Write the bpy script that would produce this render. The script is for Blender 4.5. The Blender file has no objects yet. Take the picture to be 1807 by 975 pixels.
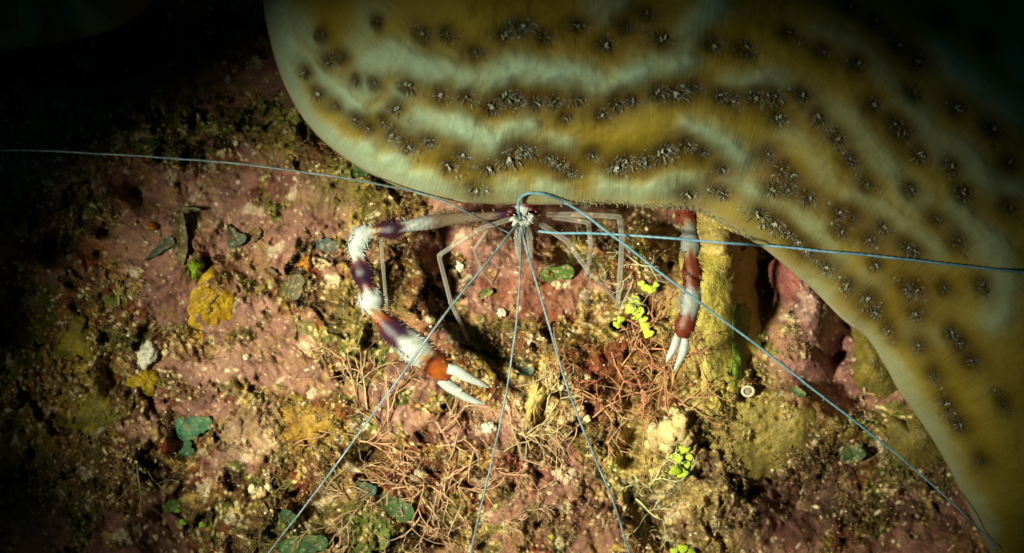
import bpy, math, random
import numpy as np
from mathutils import Vector

# ------------------------------------------------------------------ camera, water light, torch, exposure
U = 1e-4                      # one photo unit is a tenth of a millimetre
D = 3500.0                    # lens to reef distance, in those units
W, H = 1807.0, 975.0
S = bpy.context.scene
C = S.collection
cd = bpy.data.cameras.new("camera")
cam = bpy.data.objects.new("camera", cd)
C.objects.link(cam)
cam.location = (0, 0, D * U)
cd.sensor_width = 36
cd.lens = 36 * D / W
cd.clip_start = 0.005
cd.clip_end = 20
cd.dof.use_dof = True
cd.dof.focus_distance = (D - 130) * U
cd.dof.aperture_fstop = 18
S.camera = cam

world = bpy.data.worlds.new("World")
S.world = world
world.use_nodes = True
bg = world.node_tree.nodes["Background"]
bg.inputs["Color"].default_value = (0.05, 0.42, 0.50, 1)
bg.inputs["Strength"].default_value = 0.022


def Pw(px, py, h=0.0):
    """a spot of the reef: position across the frame and height above the mean seabed"""
    k = (D - h) / D
    return Vector(((px - W / 2) * U * k, -(py - H / 2) * U * k, h * U))


def spot(name, px, py, h, tx, ty, watt, size, blend, col, rad):
    l = bpy.data.lights.new(name, 'SPOT')
    l.energy = watt
    l.spot_size = math.radians(size)
    l.spot_blend = blend
    l.color = col
    l.shadow_soft_size = rad
    o = bpy.data.objects.new(name, l)
    C.objects.link(o)
    o.location = ((px - W / 2) * U, -(py - H / 2) * U, h * U)
    d = Pw(tx, ty, 60) - o.location
    o.rotation_euler = d.to_track_quat('-Z', 'Y').to_euler()
    return o


torch = spot("dive_torch", -1500, 900, 3900, 925, 640, 23, 14.9, 1.0, (1.0, 0.95, 0.66), 0.020)
torch.scale = (1.0, 1.38, 1.0)     # the reflector throws a beam a little wider than tall

S.view_settings.view_transform = 'Standard'
S.view_settings.look = 'None'
S.view_settings.exposure = 0.0
S.view_settings.gamma = 1

# ------------------------------------------------------------------ noise
def _hash(ix, iy, seed):
    h = (ix.astype(np.int64) * 374761393 + iy.astype(np.int64) * 668265263 + seed * 974634777) & 0xFFFFFFFF
    h = ((h ^ (h >> 13)) * 1274126177) & 0xFFFFFFFF
    h = ((h ^ (h >> 16)) * 2246822519) & 0xFFFFFFFF
    return ((h ^ (h >> 15)) & 0xFFFFFF) / float(0xFFFFFF)


def vnoise(x, y, seed=0):
    ix = np.floor(x); iy = np.floor(y)
    fx = x - ix; fy = y - iy
    fx = fx * fx * (3 - 2 * fx); fy = fy * fy * (3 - 2 * fy)
    a = _hash(ix, iy, seed); b = _hash(ix + 1, iy, seed)
    c = _hash(ix, iy + 1, seed); d = _hash(ix + 1, iy + 1, seed)
    return (a * (1 - fx) + b * fx) * (1 - fy) + (c * (1 - fx) + d * fx) * fy


def fbm(x, y, scale, octv=4, seed=0, gain=0.5):
    """about -1..1"""
    t = 0; amp = 1; tot = 0
    x = np.asarray(x, float) / scale; y = np.asarray(y, float) / scale
    for k in range(octv):
        ca, sa = math.cos(0.7 * k + 0.3), math.sin(0.7 * k + 0.3)
        t = t + amp * (vnoise(x * ca - y * sa + 17.3 * k, x * sa + y * ca - 9.1 * k, seed + k * 31) * 2 - 1)
        tot += amp; amp *= gain
        x = x * 2.03; y = y * 2.03
    return t / tot * 1.5


def worley(x, y, scale, seed=0):
    x = np.asarray(x, float) / scale; y = np.asarray(y, float) / scale
    ix = np.floor(x); iy = np.floor(y)
    best = np.full(x.shape, 9.0); sec = np.full(x.shape, 9.0); idv = np.zeros(x.shape)
    for dx in (-1, 0, 1):
        for dy in (-1, 0, 1):
            cx = ix + dx; cy = iy + dy
            qx = cx + _hash(cx, cy, seed); qy = cy + _hash(cx, cy, seed + 5)
            d = np.hypot(qx - x, qy - y)
            m = d < best
            sec = np.where(m, best, np.minimum(sec, d))
            idv = np.where(m, _hash(cx, cy, seed + 9), idv)
            best = np.where(m, d, best)
    return best, sec, idv


def sstep(a, b, x):
    t = np.clip((x - a) / (b - a), 0, 1)
    return t * t * (3 - 2 * t)


def ga(px, py, x, y, rx, ry=None, rot=0.0):
    ry = ry or rx
    c, s = math.cos(math.radians(rot)), math.sin(math.radians(rot))
    dx = px - x; dy = py - y
    a = (dx * c + dy * s) / rx; b = (-dx * s + dy * c) / ry
    return np.exp(-(a * a + b * b))


def blob(px, py, x, y, rx, ry=None, rot=0.0, seed=1, rough=0.35, soft=0.25):
    ry = ry or rx
    c, s = math.cos(math.radians(rot)), math.sin(math.radians(rot))
    dx = px - x; dy = py - y
    a = (dx * c + dy * s) / rx; b = (-dx * s + dy * c) / ry
    r = np.sqrt(a * a + b * b) + rough * fbm(px, py, max(14.0, min(rx, ry) * 0.8), 4, seed)
    return 1 - sstep(1 - soft, 1 + soft, r)


# ------------------------------------------------------------------ seabed height and zones
# holes and recesses (x, y, rx, ry, rot, depth)
HOLES = [(200, 40, 420, 110, -8, 230), (1050, 380, 190, 42, 3, 190), (238, 338, 30, 24, 20, 60), (185, 400, 20, 12, 0, 50),
         (110, 440, 60, 24, 10, 70), (1342, 480, 36, 110, 4, 100), (1480, 600, 30, 60, 10, 120), (1500, 700, 80, 26, 20, 90),  # tall recess deepened to darken the strip of the right claw's shadow
         (1560, 860, 200, 90, 10, 140), (650, 795, 24, 14, 0, 60), (1110, 780, 26, 40, 0, 45), (770, 430, 30, 50, 0, 40),
         (800, 500, 20, 60, 10, 30), (330, 780, 24, 26, 0, 50), (60, 900, 120, 120, 0, 90), (300, 905, 60, 70, 0, 60),
         (1200, 420, 30, 50, 0, 50), (1010, 440, 60, 22, 0, 40), (1160, 905, 60, 40, 30, 50), (560, 900, 50, 30, 0, 40),
         (710, 500, 30, 30, 0, 45), (195, 670, 14, 40, 20, 40), (1400, 890, 80, 60, 0, 70), (440, 160, 120, 60, 20, 60),
         (1130, 700, 60, 25, 0, 40), (20, 560, 70, 60, 0, 70)]
RISES = [(1250, 540, 90, 190, 4, 22), (1360, 770, 140, 110, 0, 26), (1190, 760, 50, 40, 0, 35), (370, 520, 60, 50, 0, 14),
         (430, 760, 60, 50, 0, 26), (1440, 540, 70, 90, -25, 45), (1000, 640, 90, 40, 0, 25), (250, 460, 120, 80, 0, 25),
         (840, 560, 50, 60, 0, 20), (870, 800, 120, 60, 0, 15), (560, 690, 110, 40, 0, 20)]
TURF = [(600, 260, 150, 60, 20), (640, 540, 100, 120, 0), (540, 750, 100, 60, 0), (1000, 620, 170, 110, 0), (1100, 740, 140, 90, 0),
        (980, 730, 120, 60, 0), (700, 850, 230, 60, 0), (1220, 840, 110, 110, 0), (440, 870, 180, 100, 0), (120, 700, 160, 200, 0),
        (300, 230, 240, 60, 0), (180, 560, 60, 110, 0), (1110, 440, 120, 60, 0), (690, 380, 90, 40, 0), (1290, 700, 90, 60, 0),
        (860, 640, 50, 70, 0), (1080, 560, 70, 60, 0), (1120, 900, 120, 70, 0), (640, 640, 50, 40, 0), (80, 380, 100, 60, 0),
        (1500, 800, 160, 100, 0), (700, 930, 200, 50, 0), (420, 690, 80, 20, 0), (320, 600, 120, 30, 0)]


def zones(px, py):
    t = np.zeros(px.shape)
    for k, (x, y, rx, ry, r) in enumerate(TURF):
        t = np.maximum(t, blob(px, py, x, y, rx, ry, r, seed=40 + k, rough=0.55, soft=0.4))
    n = fbm(px, py, 70, 5, 3, 0.62)
    t = np.clip(t * (0.65 + 0.75 * (n + 0.45)) + 0.85 * sstep(0.1, 0.5, n) + .30 * sstep(0, .4, fbm(px, py, 24, 4, 4, .65)), 0, 1)
    return t


def ground(px, py, t=None):
    px = np.asarray(px, float); py = np.asarray(py, float)
    if t is None:
        t = zones(px, py)
    wx = px + 14 * fbm(px, py, 60, 3, 77); wy = py + 14 * fbm(px, py, 60, 3, 78)
    h = 34 * fbm(px, py, 330, 3, 11) + 20 * fbm(wx, wy, 95, 4, 12)
    for (x, y, rx, ry, r, d) in HOLES:
        h = h - (1.7 if rx < 80 else 1.1) * d * ga(wx, wy, x, y, rx, ry, r)
    for (x, y, rx, ry, r, d) in RISES:
        h = h + d * ga(wx, wy, x, y, rx, ry, r)
    f1, f2, _ = worley(wx, wy, 26, 3)
    g1, g2, _ = worley(wx + 3, wy, 9.5, 4)
    knob = (0.6 - np.clip(f1, 0, 1)) * 11 + (0.6 - np.clip(g1, 0, 1)) * 7.0
    crust = 1 - np.abs(fbm(wx, wy, 34, 4, 21, 0.6))
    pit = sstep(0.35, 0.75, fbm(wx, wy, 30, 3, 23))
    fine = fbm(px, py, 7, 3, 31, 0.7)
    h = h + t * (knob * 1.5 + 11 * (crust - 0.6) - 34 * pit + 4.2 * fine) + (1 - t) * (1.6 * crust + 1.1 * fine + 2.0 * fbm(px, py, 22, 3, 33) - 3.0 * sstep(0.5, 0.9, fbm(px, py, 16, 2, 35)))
    # shallow cracks running over the smooth crust
    cr = np.abs(fbm(wx, wy, 120, 4, 51))
    h = h - 9 * np.exp(-(cr / 0.03) ** 2) * (0.2 + 0.8 * t)
    return h




def lerp(a, b, m):
    m = np.asarray(m)[..., None]
    return a * (1 - m) + np.asarray(b) * m


def rock_colour(px, py, t):
    wx = px + 14 * fbm(px, py, 60, 3, 77); wy = py + 14 * fbm(px, py, 60, 3, 78)
    col = np.zeros(px.shape + (3,)) + np.array([0.31, 0.150, 0.105])
    a = fbm(px, py, 140, 4, 60)
    col = lerp(col, (0.21, 0.10, 0.08), sstep(-0.1, 0.5, a))
    col = lerp(col, (0.43, 0.235, 0.165), sstep(0.1, 0.6, fbm(px, py, 60, 5, 61, 0.6)) * 0.8)
    col = lerp(col, (0.15, 0.045, 0.03), sstep(0.25, 0.6, fbm(px, py, 45, 5, 62, 0.65)) * 0.75)
    col = lerp(col, (0.33, 0.20, 0.04), sstep(0.1, 0.5, fbm(px, py, 38, 5, 69, 0.65)) * 0.45)
    # turf: olive, rust, gold and cream flecks
    n = fbm(px, py, 26, 5, 63, 0.7)
    tc = np.zeros(px.shape + (3,)) + np.array([0.14, 0.066, 0.018])
    tc = lerp(tc, (0.12, 0.14, 0.015), sstep(-0.25, 0.3, fbm(px, py, 55, 4, 64)))
    tc = lerp(tc, (0.16, 0.035, 0.012), sstep(0.05, 0.5, fbm(px, py, 42, 4, 65, 0.6)))
    tc = lerp(tc, (0.48, 0.33, 0.08), sstep(0.1, 0.5, n) * 0.9)
    g1, g2, gid = worley(wx + 3, wy, 9.5, 4)
    tc = lerp(tc, (0.62, 0.50, 0.24), (gid > 0.80) * (1 - sstep(0.3, 0.5, g1)))
    tc = lerp(tc, (0.035, 0.015, 0.008), sstep(0.15, 0.7, fbm(wx, wy, 30, 3, 23)) * 0.95)  # darkens the turf in its pits, recess shade put into the colour
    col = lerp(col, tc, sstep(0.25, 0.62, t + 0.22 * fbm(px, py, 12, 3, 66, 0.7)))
    # yellow algae film, rust red beds, a painted bright spot low down, painted shade
    P_ = [((0.34, 0.22, 0.02), 545, 755, 70, 45, 0, 0.75), ((0.30, 0.22, 0.02), 130, 620, 60, 70, 0, 0.6), ((0.26, 0.18, 0.015), 60, 800, 90, 110, 0, 0.6),
          ((0.15, 0.025, 0.008), 1110, 660, 130, 90, 0, 0.9), ((0.22, 0.05, 0.02), 930, 520, 90, 50, 0, 0.5), ((0.25, 0.06, 0.025), 960, 830, 60, 40, 0, 0.8),
          ((0.40, 0.30, 0.10), 1230, 870, 110, 80, 20, 0.7), ((0.50, 0.38, 0.12), 1110, 790, 50, 110, 0, 0.35), ((0.26, 0.12, 0.11), 1450, 560, 100, 120, -25, 0.9),  # cream rock, lightened to paint the bright spot low in the middle
          ((0.13, 0.055, 0.055), 1330, 880, 150, 90, 10, 0.8), ((0.27, 0.20, 0.03), 660, 500, 60, 80, 0, 0.35), ((0.26, 0.12, 0.09), 1000, 880, 110, 80, 0, 0.7),
          ((0.16, 0.15, 0.02), 600, 275, 150, 70, 25, 0.75), ((0.15, 0.14, 0.02), 620, 560, 80, 90, 0, 0.5), ((0.22, 0.16, 0.02), 660, 360, 60, 30, 0, 0.6), ((0.16, 0.035, 0.03), 560, 270, 40, 24, 0, 0.6),
          ((0.05, 0.09, 0.015), 560, 930, 160, 60, 0, 0.5), ((0.50, 0.36, 0.20), 430, 770, 60, 50, 0, 0.55), ((0.42, 0.13, 0.04), 170, 450, 50, 26, 30, 0.7),
          ((0.46, 0.36, 0.14), 950, 700, 40, 70, 0, 0.7), ((0.42, 0.33, 0.10), 1260, 700, 70, 40, 0, 0.8), ((0.03, 0.012, 0.008), 1030, 385, 190, 30, 3, 0.7),  # near-black entry paints the shade under the coral lip
          ((0.04, 0.03, 0.012), 1345, 480, 36, 90, 4, 0.8), ((0.10, 0.09, 0.02), 850, 600, 26, 40, -20, 0.6), ((0.33, 0.29, 0.04), 855, 620, 16, 45, -35, 0.8),  # first entry paints the right claw's cast shadow into the rock
          ((0.33, 0.17, 0.12), 250, 420, 110, 60, 0, 0.7), ((0.38, 0.21, 0.14), 400, 640, 160, 50, 0, 0.5), ((0.35, 0.18, 0.13), 860, 740, 90, 40, 0, 0.7)]
    P_ += [((.37, .30, .07), 1258, 540, 92, 190, 4, .9), ((.36, .28, .06), 1340, 770, 130, 110, 10, .6), ((.16, .10, .02), 1420, 760, 70, 60, 0, .4), ((.52, .40, .12), 1180, 840, 90, 60, 30, .6), ((.15, .035, .015), 960, 560, 90, 60, 0, .5), ((.14, .04, .02), 760, 620, 60, 50, 0, .4), ((.12, .03, .015), 720, 480, 40, 80, 0, .5),
           ((.14, .035, .015), 1060, 740, 70, 60, 0, .5), ((.17, .05, .02), 730, 840, 150, 50, 0, .5), ((.03, .012, .006), 1550, 870, 190, 90, 10, .8),  # near-black entry paints the beam's falloff at the lower right
           ((.04, .02, .008), 1140, 900, 40, 50, 0, .7), ((.04, .02, .008), 290, 930, 90, 50, 0, .7), ((.05, .025, .01), 450, 930, 40, 50, 0, .6), ((.03, .015, .006), 120, 850, 130, 60, -20, .7)]  # shade of hollows and lower left falloff, painted dark
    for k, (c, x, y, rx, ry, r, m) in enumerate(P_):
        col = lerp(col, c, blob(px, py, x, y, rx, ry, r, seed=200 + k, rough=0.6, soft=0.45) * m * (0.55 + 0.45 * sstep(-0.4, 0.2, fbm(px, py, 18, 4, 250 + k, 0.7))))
    # pale chalky flecks
    f1, f2, fid = worley(wx, wy, 17, 8)
    fl = (fid > 0.86) * (1 - sstep(0.10, 0.24, f1 + 0.08 * fbm(px, py, 6, 2, 70)))
    col = lerp(col, (0.75, 0.66, 0.42), fl * 0.9)
    f1, f2, fid = worley(wx + 40, wy, 8, 18)
    fl = (fid > 0.88) * (1 - sstep(0.15, 0.32, f1))
    col = lerp(col, (0.70, 0.58, 0.34), fl * 0.8)
    f1, f2, fid = worley(wx + 90, wy, 44, 28)
    fl = (fid > 0.8) * (1 - sstep(0.15, 0.3, f1 + 0.25 * fbm(px, py, 9, 3, 71, 0.7)))
    col = lerp(col, (0.66, 0.55, 0.36), fl * 0.7)
    mic = fbm(px, py, 11, 4, 80, 0.85)
    col = col * np.clip(1 + (0.22 + 0.5 * t) * mic, .25, 2.0)[..., None]
    dk = sstep(.25, .6, fbm(wx, wy, 19, 4, 81, .75)) * (.25 + .4 * t)
    col = lerp(col, (0.035, 0.016, 0.008), dk)
    return np.clip(col, 0.004, 0.9)


# ------------------------------------------------------------------ mesh and material helpers
def new_obj(name, verts, faces, mat, parent=None, cols=None, smooth=True, uv=None, origin='base'):
    v = np.asarray(verts, dtype=np.float64).reshape(-1, 3)
    loc = np.zeros(3)
    if isinstance(origin, str):
        loc = np.array([(v[:, 0].min() + v[:, 0].max()) / 2, (v[:, 1].min() + v[:, 1].max()) / 2, v[:, 2].min()])
    elif origin is not None:
        loc = np.asarray(origin, float)
    v = v - loc
    me = bpy.data.meshes.new(name)
    me.vertices.add(len(v))
    me.vertices.foreach_set('co', v.astype(np.float32).ravel())
    if isinstance(faces, np.ndarray):
        n, k = faces.shape
        me.loops.add(n * k); me.polygons.add(n)
        me.loops.foreach_set('vertex_index', faces.astype(np.int32).ravel())
        me.polygons.foreach_set('loop_start', (np.arange(n) * k).astype(np.int32))
    else:
        sizes = np.array([len(f) for f in faces]); tot = int(sizes.sum())
        me.loops.add(tot); me.polygons.add(len(faces))
        me.loops.foreach_set('vertex_index', np.concatenate([np.asarray(f) for f in faces]).astype(np.int32))
        me.polygons.foreach_set('loop_start', np.concatenate([[0], np.cumsum(sizes)[:-1]]).astype(np.int32))
    me.update(calc_edges=True)
    me.validate()
    if smooth:
        me.polygons.foreach_set('use_smooth', np.ones(len(me.polygons), dtype=bool))
    if cols is not None:
        ca = me.color_attributes.new('Col', 'FLOAT_COLOR', 'POINT')
        c4 = np.ones((len(v), 4), dtype=np.float32); c4[:, :3] = np.asarray(cols).reshape(-1, 3)
        ca.data.foreach_set('color', c4.ravel())
    if uv is not None:
        at = me.attributes.new('flow', 'FLOAT_VECTOR', 'POINT')
        u3 = np.zeros((len(v), 3), dtype=np.float32); u3[:, :2] = np.asarray(uv).reshape(-1, 2)
        at.data.foreach_set('vector', u3.ravel())
    me.materials.append(mat)
    o = bpy.data.objects.new(name, me)
    C.objects.link(o)
    o.location = loc
    if parent is not None:
        o.parent = parent
        o.location = Vector(loc) - parent_world(parent)
    return o


def parent_world(o):
    l = Vector(o.location)
    while o.parent is not None:
        o = o.parent; l = l + Vector(o.location)
    return l


def empty(name, loc):
    o = bpy.data.objects.new(name, None); o.empty_display_size = 0.002
    C.objects.link(o); o.location = loc
    return o


def tag(o, label=None, cat=None, group=None, kind=None):
    if label: o['label'] = label
    if cat: o['category'] = cat
    if group: o['group'] = group
    if kind: o['kind'] = kind
    return o


def mat(name, col=(0.5, 0.5, 0.5), rough=0.6, var=0.35, vscale=900.0, bump=0.3, bscale=2500.0, attr=False, spec=0.4,
        col2=None, sss=0.0, see=0.0, flow=False, bdist=0.0003, coat=0.0):
    m = bpy.data.materials.new(name); m.use_nodes = True
    nt = m.node_tree; N = nt.nodes; L = nt.links
    b = N['Principled BSDF']
    b.inputs['Roughness'].default_value = rough
    b.inputs['Specular IOR Level'].default_value = spec
    b.inputs['Coat Weight'].default_value = coat
    tc = N.new('ShaderNodeTexCoord')
    n1 = N.new('ShaderNodeTexNoise'); n1.inputs['Scale'].default_value = vscale; n1.inputs['Detail'].default_value = 5
    n1.inputs['Roughness'].default_value = 0.65
    L.new(tc.outputs['Object'], n1.inputs['Vector'])
    mr = N.new('ShaderNodeMapRange'); mr.inputs[1].default_value = 0.3; mr.inputs[2].default_value = 0.7
    mr.inputs[3].default_value = 1 - var; mr.inputs[4].default_value = 1 + var
    L.new(n1.outputs['Fac'], mr.inputs[0])
    if attr:
        src = N.new('ShaderNodeAttribute'); src.attribute_name = 'Col'; so = src.outputs['Color']
    else:
        mx0 = N.new('ShaderNodeMix'); mx0.data_type = 'RGBA'
        mx0.inputs[6].default_value = (*col, 1); mx0.inputs[7].default_value = (*(col2 or col), 1)
        n3 = N.new('ShaderNodeTexNoise'); n3.inputs['Scale'].default_value = vscale * 0.35; n3.inputs['Detail'].default_value = 6
        n3.inputs['Roughness'].default_value = 0.7
        L.new(tc.outputs['Object'], n3.inputs['Vector'])
        m3 = N.new('ShaderNodeMapRange'); m3.inputs[1].default_value = 0.42; m3.inputs[2].default_value = 0.6
        L.new(n3.outputs['Fac'], m3.inputs[0]); L.new(m3.outputs[0], mx0.inputs[0])
        so = mx0.outputs[2]
    mx = N.new('ShaderNodeMix'); mx.data_type = 'RGBA'; mx.blend_type = 'MULTIPLY'; mx.inputs[0].default_value = 1
    L.new(so, mx.inputs[6]); L.new(mr.outputs[0], mx.inputs[7])
    L.new(mx.outputs[2], b.inputs['Base Color'])
    n2 = N.new('ShaderNodeTexNoise'); n2.inputs['Scale'].default_value = bscale; n2.inputs['Detail'].default_value = 4
    n2.inputs['Roughness'].default_value = 0.6
    L.new(tc.outputs['Object'], n2.inputs['Vector'])
    bp = N.new('ShaderNodeBump'); bp.inputs['Strength'].default_value = bump; bp.inputs['Distance'].default_value = bdist
    L.new(n2.outputs['Fac'], bp.inputs['Height'])
    L.new(bp.outputs[0], b.inputs['Normal'])
    if flow:
        at = N.new('ShaderNodeAttribute'); at.attribute_name = 'flow'
        mp = N.new('ShaderNodeMapping'); mp.inputs['Scale'].default_value = (0.30, 0.012, 1)
        L.new(at.outputs['Vector'], mp.inputs['Vector'])
        nf = N.new('ShaderNodeTexNoise'); nf.inputs['Scale'].default_value = 1.0; nf.inputs['Detail'].default_value = 3
        L.new(mp.outputs[0], nf.inputs['Vector'])
        b2 = N.new('ShaderNodeBump'); b2.inputs['Strength'].default_value = 0.5; b2.inputs['Distance'].default_value = 0.00022
        L.new(nf.outputs['Fac'], b2.inputs['Height']); L.new(bp.outputs[0], b2.inputs['Normal'])
        L.new(b2.outputs[0], b.inputs['Normal'])
        m4 = N.new('ShaderNodeMapRange'); m4.inputs[1].default_value = 0.3; m4.inputs[2].default_value = 0.7
        m4.inputs[3].default_value = 0.92; m4.inputs[4].default_value = 1.08
        L.new(nf.outputs['Fac'], m4.inputs[0])
        m5 = N.new('ShaderNodeMix'); m5.data_type = 'RGBA'; m5.blend_type = 'MULTIPLY'; m5.inputs[0].default_value = 1
        L.new(mx.outputs[2], m5.inputs[6]); L.new(m4.outputs[0], m5.inputs[7]); L.new(m5.outputs[2], b.inputs['Base Color'])
    if sss:
        b.inputs['Subsurface Weight'].default_value = sss
        b.inputs['Subsurface Radius'].default_value = (0.0012, 0.0009, 0.0006)
        b.inputs['Subsurface Scale'].default_value = 1.0
    if see == 'alpha':
        L.new(src.outputs['Alpha'], b.inputs['Alpha'])
    elif see:
        tr = N.new('ShaderNodeBsdfTransparent'); ms = N.new('ShaderNodeMixShader')
        lw = N.new('ShaderNodeLayerWeight'); lw.inputs['Blend'].default_value = 0.35
        mv = N.new('ShaderNodeMapRange'); mv.inputs[1].default_value = 0.0; mv.inputs[2].default_value = 0.6
        mv.inputs[3].default_value = see; mv.inputs[4].default_value = 0.28
        L.new(lw.outputs['Facing'], mv.inputs[0]); L.new(mv.outputs[0], ms.inputs[0])
        out = N['Material Output']
        L.new(b.outputs[0], ms.inputs[1]); L.new(tr.outputs[0], ms.inputs[2]); L.new(ms.outputs[0], out.inputs['Surface'])
    return m


M = {}
M['rock'] = mat('coralline_rock', attr=True, rough=0.62, var=0.40, vscale=4200, bump=0.6, bscale=3200, spec=0.3, bdist=0.00035)
M['turf'] = mat('turf_filament', attr=True, rough=0.5, var=0.2, bump=0.1, spec=0.5)
M['grit'] = mat('grit', attr=True, rough=0.45, var=0.25, vscale=3000, bump=0.4, bscale=4000, spec=0.5)
M['coral'] = mat('coral_tissue', attr=True, rough=0.6, var=0.12, vscale=3000, bump=0.35, bscale=5200, spec=0.22, flow=True, bdist=0.00018)
M['tentacle'] = mat('tentacle', attr=True, rough=0.35, var=0.15, bump=0.1, spec=0.6)
M['shrimp'] = mat('shrimp_shell', attr=True, rough=0.35, var=0.22, vscale=2600, bump=0.35, bscale=4500, spec=0.5, sss=0.15, see='alpha')
M['legs'] = mat('clear_leg', attr=True, rough=0.3, var=0.25, vscale=3000, bump=0.2, spec=0.7, see=0.88)
M['antenna'] = mat('antenna_white', col=(0.16, 0.34, 0.47), col2=(0.10, 0.23, 0.35), rough=0.4, var=0.12, bump=0.1, spec=0.5)
M['antenna_dim'] = mat('antenna_grey', col=(0.20, 0.28, 0.33), col2=(0.10, 0.15, 0.18), rough=0.45, var=0.2, bump=0.1, spec=0.4)
M['eye'] = mat('eye_black', col=(0.02, 0.01, 0.02), rough=0.12, var=0.1, bump=0.0, spec=0.9)
M['attr'] = mat('reef_growth', attr=True, rough=0.55, var=0.35, vscale=2600, bump=0.7, bscale=2600, spec=0.35)
M['twig'] = mat('red_twig', attr=True, rough=0.5, var=0.25, vscale=2500, bump=0.5, bscale=5000, spec=0.4)


def to_world(px, py, h):
    k = (D - h) / D
    return np.stack([(px - W / 2) * U * k, -(py - H / 2) * U * k, h * U], -1)


def grid_faces(nv, nu, wrap=False):
    i = np.arange(nv - 1)[:, None]; j = np.arange(nu if wrap else nu - 1)[None, :]
    a = i * nu + j; b = i * nu + (j + 1) % nu; c = (i + 1) * nu + (j + 1) % nu; d = (i + 1) * nu + j
    return np.stack([a, d, c, b], -1).reshape(-1, 4)


# ------------------------------------------------------------------ the seabed
def axis(a0, a1, lo, hi, fine, coarse):
    return np.concatenate([np.arange(lo, a0, coarse), np.arange(a0, a1, fine), np.arange(a1, hi, coarse)])


ax = axis(-40, 1850, -1500, 3300, 2.0, 24.0)
ay = axis(-30, 1010, -1300, 2300, 2.0, 24.0)
GX, GY = np.meshgrid(ax, ay)
T = zones(GX, GY)
GH = ground(GX, GY, T)


def look(A, x, y):
    """bilinear read of a seabed map"""
    x = np.clip(np.asarray(x, float), -30, 1830); y = np.clip(np.asarray(y, float), -20, 1000)
    i0 = int(np.searchsorted(ax, -40 - 1e-6)); j0 = int(np.searchsorted(ay, -30 - 1e-6))
    fx = (x - ax[i0]) / 2.0 + i0; fy = (y - ay[j0]) / 2.0 + j0
    ix = np.floor(fx).astype(int); iy = np.floor(fy).astype(int); fx = fx - ix; fy = fy - iy
    return (A[iy, ix] * (1 - fx) + A[iy, ix + 1] * fx) * (1 - fy) + (A[iy + 1, ix] * (1 - fx) + A[iy + 1, ix + 1] * fx) * fy


def G(x, y):
    return float(look(GH, x, y))


# hidden part of the seabed beneath the coral drops away, leaving room for the shrimp
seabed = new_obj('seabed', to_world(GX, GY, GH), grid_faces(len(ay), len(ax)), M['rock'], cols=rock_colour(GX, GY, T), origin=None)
tag(seabed, kind='structure')


# ------------------------------------------------------------------ general builders
class MB:
    def __init__(s):
        s.v = []; s.f = []; s.c = []; s.n = 0

    def add(s, v, f, c):
        v = np.asarray(v, float).reshape(-1, 3)
        s.v.append(v); s.f += [tuple(int(q) + s.n for q in g) for g in f]
        c = np.asarray(c, float)
        if c.ndim == 1: c = np.tile(c, (len(v), 1))
        s.c.append(c); s.n += len(v)

    def tube(s, pts, rad, col, sides=8, flat=1.0, up=Vector((0, 0, 1)), cap=True):
        """pts world positions; rad list (world); col one colour or one per ring; flat squeezes along up"""
        pts = [Vector(p) for p in pts]; n = len(pts)
        vs = []; cs = []
        col = np.asarray(col, float)
        for i, p in enumerate(pts):
            d = (pts[min(i + 1, n - 1)] - pts[max(i - 1, 0)])
            if d.length < 1e-12: d = Vector((1, 0, 0))
            d.normalize()
            a = d.cross(up)
            if a.length < 1e-3: a = d.cross(Vector((1, 0, 0)))
            a.normalize(); b = a.cross(d).normalized()
            r = rad[i] if hasattr(rad, '__len__') else rad
            for k in range(sides):
                t = 2 * math.pi * k / sides
                vs.append(p + a * (math.cos(t) * r) + b * (math.sin(t) * r * flat))
                cs.append(col if col.ndim == 1 else col[i])
        f = []
        for i in range(n - 1):
            for k in range(sides):
                k2 = (k + 1) % sides
                f.append((i * sides + k, i * sides + k2, (i + 1) * sides + k2, (i + 1) * sides + k))
        if cap:
            f.append(tuple(range(sides))[::-1]); f.append(tuple((n - 1) * sides + k for k in range(sides)))
        s.add([tuple(q) for q in vs], f, np.array(cs))

    def ball(s, c, r, col, scale=(1, 1, 1), rings=7, seg=10, jit=0.0, rnd=None):
        vs = []; c = Vector(c)
        for i in range(rings + 1):
            th = math.pi * i / rings
            for k in range(seg):
                ph = 2 * math.pi * k / seg
                q = 1 + (rnd.uniform(-jit, jit) if rnd and 0 < i < rings else 0)
                vs.append((c.x + r * scale[0] * math.sin(th) * math.cos(ph) * q, c.y + r * scale[1] * math.sin(th) * math.sin(ph) * q, c.z + r * scale[2] * math.cos(th) * q))
        f = []
        for i in range(rings):
            for k in range(seg):
                k2 = (k + 1) % seg
                f.append((i * seg + k, (i + 1) * seg + k, (i + 1) * seg + k2, i * seg + k2))
        s.add(vs, f, col)

    def build(s, name, m, parent=None, origin='base', smooth=True):
        return new_obj(name, np.concatenate(s.v), s.f, m, parent, cols=np.concatenate(s.c), origin=origin, smooth=smooth)


def spline(pts, n):
    """Catmull-Rom through points of any dimension, n samples evenly in chord length"""
    p = np.asarray(pts, float)
    p = np.vstack([2 * p[0] - p[1], p, 2 * p[-1] - p[-2]])
    out = []
    for i in range(1, len(p) - 2):
        t = np.linspace(0, 1, 24, endpoint=False)[:, None]
        a, b, c, d = p[i - 1], p[i], p[i + 1], p[i + 2]
        out.append(0.5 * ((2 * b) + (-a + c) * t + (2 * a - 5 * b + 4 * c - d) * t ** 2 + (-a + 3 * b - 3 * c + d) * t ** 3))
    out = np.vstack(out + [p[-2][None]])
    s = np.concatenate([[0], np.cumsum(np.linalg.norm(np.diff(out[:, :2], axis=0), axis=1))])
    q = np.linspace(0, s[-1], n)
    return np.stack([np.interp(q, s, out[:, k]) for k in range(out.shape[1])], -1)


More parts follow.
